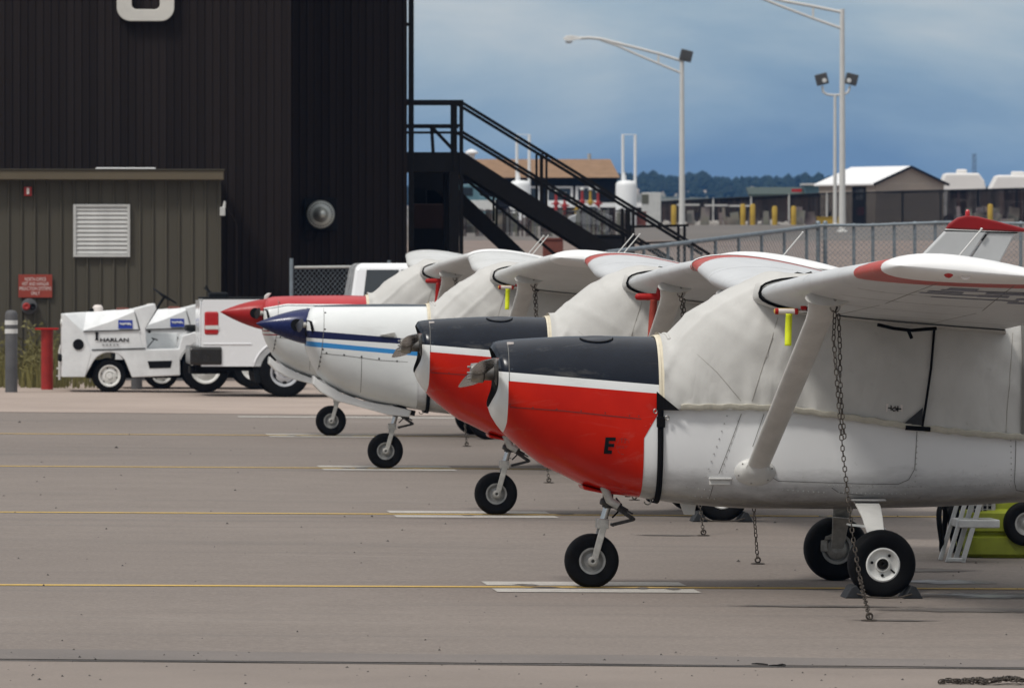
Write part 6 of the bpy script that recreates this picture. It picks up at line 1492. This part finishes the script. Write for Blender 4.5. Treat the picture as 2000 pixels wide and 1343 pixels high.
# campers
def camper(x0, x1, ytop, Y, label, front=1, scale=1.0):
    f = Frame(((x0+x1)/2-1000)*Y/F, Y, 0); q = lambda x, y, v=0: f.xz(x, y, v); t = f.empty('camper'); tag(t, label, 'camper', 'white campers in the lot')
    zt = q(0,ytop)[1]; a = q(x0,0)[0]; b_ = q(x1,0)[0]; w = b_-a
    prof = [(a+.05*w,.55),(a,.9),(a,zt*.55),(a+.10*w,zt*.80),(a+.18*w,zt),(b_-.16*w,zt),(b_-.05*w,zt*.85),(b_,zt*.62),(b_,.6)]
    MB().prism(prof, 0, 2.4).build('body', M['rv'], t, bevel=.15, seg=3)
    MB().box(a+.42*w,a+.62*w,.6,1.2,zt-.02,zt+.25).build('air_conditioner', M['rv'], t, bevel=.08)
    MB().box(a+.28*w,a+.62*w,-.02,.03,zt*.50,zt*.66).build('window', M['glass'], t, bevel=.03); MB().box(a+.40*w,a+.58*w,-.03,.03,.7,zt*.45).build('dark_panel', M['dark_wall'], t)
    MB().box(a+.03*w,b_-.03*w,-.025,.0,zt*.40,zt*.44).build('stripe', M['louver'], t)
    for xx in (.25,.75): wheel(t, .36, .22, .2, (a+xx*w,.1,.36), M['rim_grey'])
camper(1828, 1928, 338, 420, 'white camper with dark panel, close to the right of the shed'); camper(1924, 2050, 342, 428, 'white camper with blue-tinted front at the right edge'); 
camper(1990, 2075, 334, 445, 'white camper farthest back, cut off by the right edge')
# brown house with tan roof behind the staircase
hY = 352.0; hb = Frame((1080-1000)*hY/F, hY, 0); q = lambda x, y, v=0: hb.xz(x, y, v); t = hb.empty('office_building'); tag(t, 'dark office building with tan shingle roof and white windows', 'building')
x0, x1 = q(880,0)[0], q(1205,0)[0]; ez = q(0,347)[1]; MB().box(x0,x1,0,7,-.3,ez).build('wall', M['dark_wall'], t)
r0 = q(868,348,-.5); r1 = q(1211,348,-.5); rz = q(0,311,3.5)[1]; ra, rb_ = q(905,0,3.5)[0], q(1192,0,3.5)[0]
MB().add([(r0[0],-.5,ez),(r1[0],-.5,ez),(r1[0],7.5,ez),(r0[0],7.5,ez),(ra,3.5,rz),(rb_,3.5,rz)], [(0,1,5,4),(1,2,5),(2,3,4,5),(3,0,4),(0,3,2,1)]).build('roof', M['tan_roof'], t)
for xa, xb in ((1066,1119),(1124,1170),(1010,1056)):
    w0, w1 = q(xa,364,-.05), q(xb,396,-.05); fr_ = MB(); fr_.box(w0[0],w1[0],-.08,.0,w0[1]-.10,w0[1]); fr_.box(w0[0],w1[0],-.08,.0,w1[1],w1[1]+.12); fr_.box(w0[0],w0[0]+.14,-.08,.0,w1[1]+.12,w0[1]-.10); fr_.box(w1[0]-.12,w1[0],-.08,.0,w1[1]+.12,w0[1]-.10)
    wo_ = fr_.build('window', M['tank'], t); MB().box(w0[0]+.141,w1[0]-.121,-.04,-.01,w1[1]+.121,w0[1]-.101).build('pane', M['glass'], wo_)
a, b_ = q(1066,396,-.1), q(1270,392,-.1); MB().box(a[0],b_[0],-.2,-.08,a[1]-.25,a[1]).build('white_ledge', M['tank'], t)
p = hb.at(1151,304,3.5); MB().cyl((p.x,3.5,rz-.2),(p.x,3.5,p.z+.1), .10, n=10).build('chimney', M['gear_grey'], t, smooth=40)
p = hb.at(921,300,4.0); vf = MB().lathe([(.18,-.4),(.18,.0),(.36,.05),(.36,.14),(.2,.24),(.001,.30)], (0,0,0), (0,0,1), 18).build('roof_vent', M['tank'], t, smooth=40); vf.location = (p.x,4.0,p.z-.05)
# white tanks with pipe loops
for x, lab in ((1016,'white tank with tall pipe loop seen through the staircase rails'), (1223,'white tank with tall pipe loop right of the office building')):
    tY = 330.0; tf_ = Frame((x-1000)*tY/F, tY, 0); q = lambda a, b_: tf_.at(a, b_); t = tf_.empty('storage_tank'); tag(t, lab, 'tank', 'white storage tanks'); s = F/tY
    zt = q(x,352).z; r = 20.5/s; MB().lathe([(r,0),(r,zt-r*.5),(r*.93,zt-r*.25),(r*.7,zt-r*.07),(.001,zt)], (0,0,0), (0,0,1), 28).build('vessel', M['tank'], t, smooth=50)
    MB().lathe([(.12,-.05),(.12,.2),(.08,.28),(.08,.4)], (-.12,0,zt), (0,0,1), 12).build('valve', M['tank'], t, smooth=40)
    zp = q(x,263).z; MB().tube([(-.17,0,zt),(-.17,0,zp),(.46,0,zp),(.46,0,zt*.4)], .075, 8).build('pipe_loop', M['tank'], t, smooth=40)
# roof unit, posts, boxes, vehicles in the yard behind the stairs
uF = Frame((1270-1000)*345/F, 345, 0); a, b_ = uF.at(1254,376), uF.at(1291,398); o = MB().box(a.x,b_.x,0,1.2,-.2,a.z).build('equipment_box', M['louver'], bevel=.03); uF.place(o); tag(o, 'pale grey equipment box right of the white tank', 'box'); MB().box(a.x-.02,a.x+.35,-.02,.0,b_.z,a.z-.1).build('dark_panel', M['olive_box'], o)
for k, (x, yt, yb, c, lab) in enumerate(((1086,376,432,'hydrant','first red standpipe from the left in the yard behind the stairs'),(1103,382,432,'hydrant','second red standpipe in the yard behind the stairs'),(1137,372,435,'hydrant','red standpipe left of the yellow-banded one'),(1153,372,440,'yellow','yellow-banded standpipe in the yard behind the stairs'),(1168,376,430,'hydrant','rightmost red standpipe in the yard behind the stairs'),(1126,396,430,'yellow','short yellow standpipe in the yard behind the stairs'))):
    Y = 322.0; X = (x-1000)*Y/F; z = ground(X,Y); s = F/Y; hh = EYE-(yt-HZ)*Y/F-z
    e = MB().lathe([(.09,0),(.09,hh*.62),(.13,hh*.64),(.13,hh*.72),(.07,hh*.75),(.06,hh)], (0,0,0), (0,0,1), 12).build('standpipe', M[c], smooth=40); e.location = (X,Y,z); tag(e, lab, 'standpipe', 'standpipes in the yard'); MB().bar((-.22,0,hh*.68),(.22,0,hh*.68), .07,.07).build('valve_arm', M[c], e); MB().lathe([(.10,hh),(.12,hh+.05),(.05,hh+.15)], (0,0,0), (0,0,1), 10).build('top_fitting', M['louver'], e, smooth=40)
for x0, x1, y0, y1, Y, c, lab in ((948,1010,418,500,300,'olive_box','olive grey yard wall block seen under the stairs'),(1060,1100,468,520,180,'rust','rust red bin beside the stair foot'),(1225,1262,415,442,330,'rust','rust brown crate at the foot of the right white tank'),(1140,1222,462,500,170,'black_steel','black box beside the foot of the staircase'),(1596,1640,425,445,345,'yellow','low yellow kerb block beside the tallest lamp post')):
    f = Frame(((x0+x1)/2-1000)*Y/F, Y, 0); a, b_ = f.at(x0,y0), f.at(x1,y1); o = MB().box(a.x,b_.x,0,max(.6,(b_.x-a.x)*.6),-.3,a.z).build('yard_box', M[c], bevel=.03); f.place(o); tag(o, lab, 'box'); MB().box(a.x-.03,b_.x+.03,-.03,max(.6,(b_.x-a.x)*.6)+.03,a.z+.001,a.z+.05).build('lid', M[c], o)
yc = MB()
for k in range(90):
    x = random.choice((random.uniform(905,1230), random.uniform(1335,1600), random.uniform(1860,1995))); Y = random.uniform(296,312) if x < 1250 else random.uniform(338,348); X = (x-1000)*Y/F; z = ground(X, Y); w_, h_ = random.uniform(.15,.8), random.uniform(.2,1.0)
    yc.bar((X,Y,z),(X+random.uniform(-.1,.1),Y,z+h_), w_, w_*random.uniform(.5,1))
t_ = NT('weathered_clutter'); v_ = t_.n('ShaderNodeTexVoronoi'); v_.inputs['Scale'].default_value = .9; t_.l(t_.coord(), v_.inputs['Vector'])
cl_ = t_.mix(t_.ramp(v_.outputs['Distance'], .2, .7), (.035,.028,.025), (.20,.18,.16)); cl_ = t_.mix(.10, cl_, v_.outputs['Color'], 'SOFT_LIGHT')
tag(yc.build('yard_clutter', t_.done(cl_, .85, 0, .2)), 'weathered crates, drums and posts cluttering the far yard', 'clutter', kind='stuff')
cf = Frame((1160-1000)*290/F, 290, 0); t = cf.empty('parked_car'); tag(t, 'silver car parked behind the staircase', 'car'); q = lambda x, y: cf.xz(x, y)
cz = q(0,428)[1]; L0, L1 = q(1110,0)[0], q(1198,0)[0]; Lw = L1-L0
MB().prism([(L0,.35),(L0,.8),(L0+.16*Lw,.92),(L0+.30*Lw,max(1.3,cz)),(L0+.62*Lw,max(1.32,cz)),(L0+.82*Lw,.95),(L1,.85),(L1,.35)], 0, 1.7).build('body', M['silver'], t, bevel=.06, seg=3)
MB().prism([(L0+.24*Lw,.97),(L0+.32*Lw,1.24),(L0+.60*Lw,1.25),(L0+.74*Lw,.97)], -.01, .02).build('side_window', M['glass'], t)
for xx in (.2,.8): wheel(t, .3, .2, .17, (L0+xx*Lw,.08,.3), M['rim_grey'])
vf_ = Frame((920-1000)*310/F, 310, 0); t = vf_.empty('utility_truck'); tag(t, 'pale teal utility truck half hidden behind the stair column', 'truck'); q = lambda x, y: vf_.xz(x, y); a, b_ = q(893,362), q(970,395)
MB().prism([(a[0],.5),(a[0],a[1]),(a[0]+.9,a[1]+.1),(a[0]+1.1,b_[1]+.3),(b_[0],b_[1]+.2),(b_[0],.5)], 0, 1.9).build('body', M['teal'], t, bevel=.05); MB().box(a[0]+.1,b_[0],-.02,.0,.9,b_[1]+.1).build('side_panel', M['band_white'], t); MB().box(a[0]+.15,a[0]+.75,-.02,.0,b_[1]+.3,a[1]-.1).build('window', M['glass'], t)
for xx in (.2,.8): wheel(t, .36, .22, .2, (a[0]+xx*(b_[0]-a[0]),.08,.36), M['rim_grey'])
# long green roofed shelter left of the shed
gf = Frame((1540-1000)*400/F, 400, 0); t = gf.empty('green_shelter'); tag(t, 'long low shelter with dark green roof beyond the slatted fence', 'building'); q = lambda x, y, v=0: gf.xz(x, y, v)
a, b_ = q(1462,369), q(1575,376); MB().add([(a[0],-.5,b_[1]-.1),(b_[0],-.5,b_[1]-.1),(b_[0],4,a[1]+.15),(a[0],4,a[1]+.15),(a[0],-.5,b_[1]-.25),(b_[0],-.5,b_[1]-.25),(b_[0],4,a[1]),(a[0],4,a[1])], [(0,1,2,3),(4,5,6,7),(0,4,5,1),(1,5,6,2),(2,6,7,3),(3,7,4,0)]).build('roof', mat('dark_green_roof', (.03,.05,.04), .7), t)
MB().box(a[0]+.2,b_[0]-.2,0,4,-.3,b_[1]-.26).build('wall', M['louver'], t); c = q(1546,371,-.55); MB().box(c[0],q(1565,0)[0],-.58,-.51,c[1]-.12,c[1]+.06).build('red_board', M['red_plastic'], t)
a, b_ = q(1573,362), q(1612,380); o = MB().box(a[0],b_[0],0,3,-.3,a[1]).build('container', M['teal'], bevel=.05); gf.place(o); tag(o, 'teal container with pale roof just left of the shed', 'container'); MB().box(a[0]-.2,b_[0]+.2,-.3,3.2,a[1]+.002,a[1]+.12).build('roof', M['louver'], o)
# far radio mast
ry = 1500.0; mp_ = bpy.data.objects.new('radio_mast', None); COL.objects.link(mp_); tag(mp_, 'faint lattice mast far behind the campers', 'mast'); p = wp(1903,300,ry); pg = ground(p.x,ry); mp_.location = (p.x,ry,pg)
hh = p.z-pg
for dx, dy in ((-.35,0),(.35,0),(0,.6)): MB().bar((dx*1.6,dy,0),(dx,dy,hh), .12,.12).build('mast_leg', M['bronze'], mp_)
for k in range(12): z = hh*k/12; MB().bar((-.55,0,z),(.5,0,z+hh/12), .08,.08).build('brace', M['bronze'], mp_)
# ================================================================ wooded ridge and distant range
rd = MB(); xs = [-700+14*k for k in range(130)]
def ridge(x): return 25+5*noise.noise((x*.006,1.3,0))+2.5*noise.noise((x*.02,4,0))+lerp([(-400,-6),(0,-1),(60,3),(160,1),(400,2)], x)
rows = []
for Y, k in ((1900,.0),(2050,.35),(2250,.7),(2450,.95),(2600,1.0),(2900,.9),(3400,.5)): rows.append([Vector((x, Y, 12+(ridge(x)-12)*k)) for x in xs])
rd.loft(rows, closed=False); t_ = NT('dry_hillside'); hm = t_.done(t_.mix(t_.ramp(t_.noise(.02,5,.6), .45, .6), (.07,.075,.045), (.30,.25,.20)), .95, 0, .2)
tag(rd.build('hill', hm, smooth=60), kind='structure')
tw = MB()
for k in range(2600):
    x = random.uniform(-260, 420); u = random.random()**.8; Y = 2020+600*u; kk = lerp([(1900,0),(2050,.35),(2250,.7),(2450,.95),(2600,1.0)], Y); z = 12+(ridge(x)-12)*kk
    if noise.noise((x*.012, Y*.004, 7)) > .38: continue
    hgt = random.uniform(2.2,5.0)*(1.35 if random.random() < .12 else 1); r = hgt*random.uniform(.38,.7)
    vs, fs = [], []
    n = 7; o = 0
    for (zz, rr_) in ((0,.5),(.3,1.0),(.6,.8),(.85,.45)):
        for j in range(n): a = 2*math.pi*j/n+zz*2; w = rr_*random.uniform(.7,1.25); vs.append((x+r*w*math.cos(a), Y+r*w*math.sin(a), z+hgt*(zz+random.uniform(-.06,.06))-.3))
    vs.append((x+random.uniform(-.3,.3), Y, z+hgt))
    for i_ in range(3):
        for j in range(n): fs.append((i_*n+j, i_*n+(j+1) % n, (i_+1)*n+(j+1) % n, (i_+1)*n+j))
    for j in range(n): fs.append((3*n+j, 3*n+(j+1) % n, 4*n))
    tw.add(vs, fs)
tag(tw.build('far_wood', mat('dark_conifer_foliage', (.020,.030,.022), .95, var=.3, scale=.08, spec=.1)), 'dark wooded ridge on the horizon', 'wood', kind='stuff')
# ================================================================ haze
hz = MB().box(-1500,1500,-120,4000,-3,62).build('haze', M['dark']); hz.data.materials.clear()
hm_ = bpy.data.materials.new('air'); hm_.use_nodes = True; tr_ = hm_.node_tree; tr_.nodes.clear(); po = tr_.nodes.new('ShaderNodeOutputMaterial'); pv = tr_.nodes.new('ShaderNodeVolumePrincipled'); tr_.links.new(pv.outputs[0], po.inputs['Volume'])
pv.inputs['Color'].default_value = (.18,.46,1.0,1); pv.inputs['Density'].default_value = .00009
hz.data.materials.append(hm_); tag(hz, 'thin blue haze in the distance', 'haze', kind='stuff')
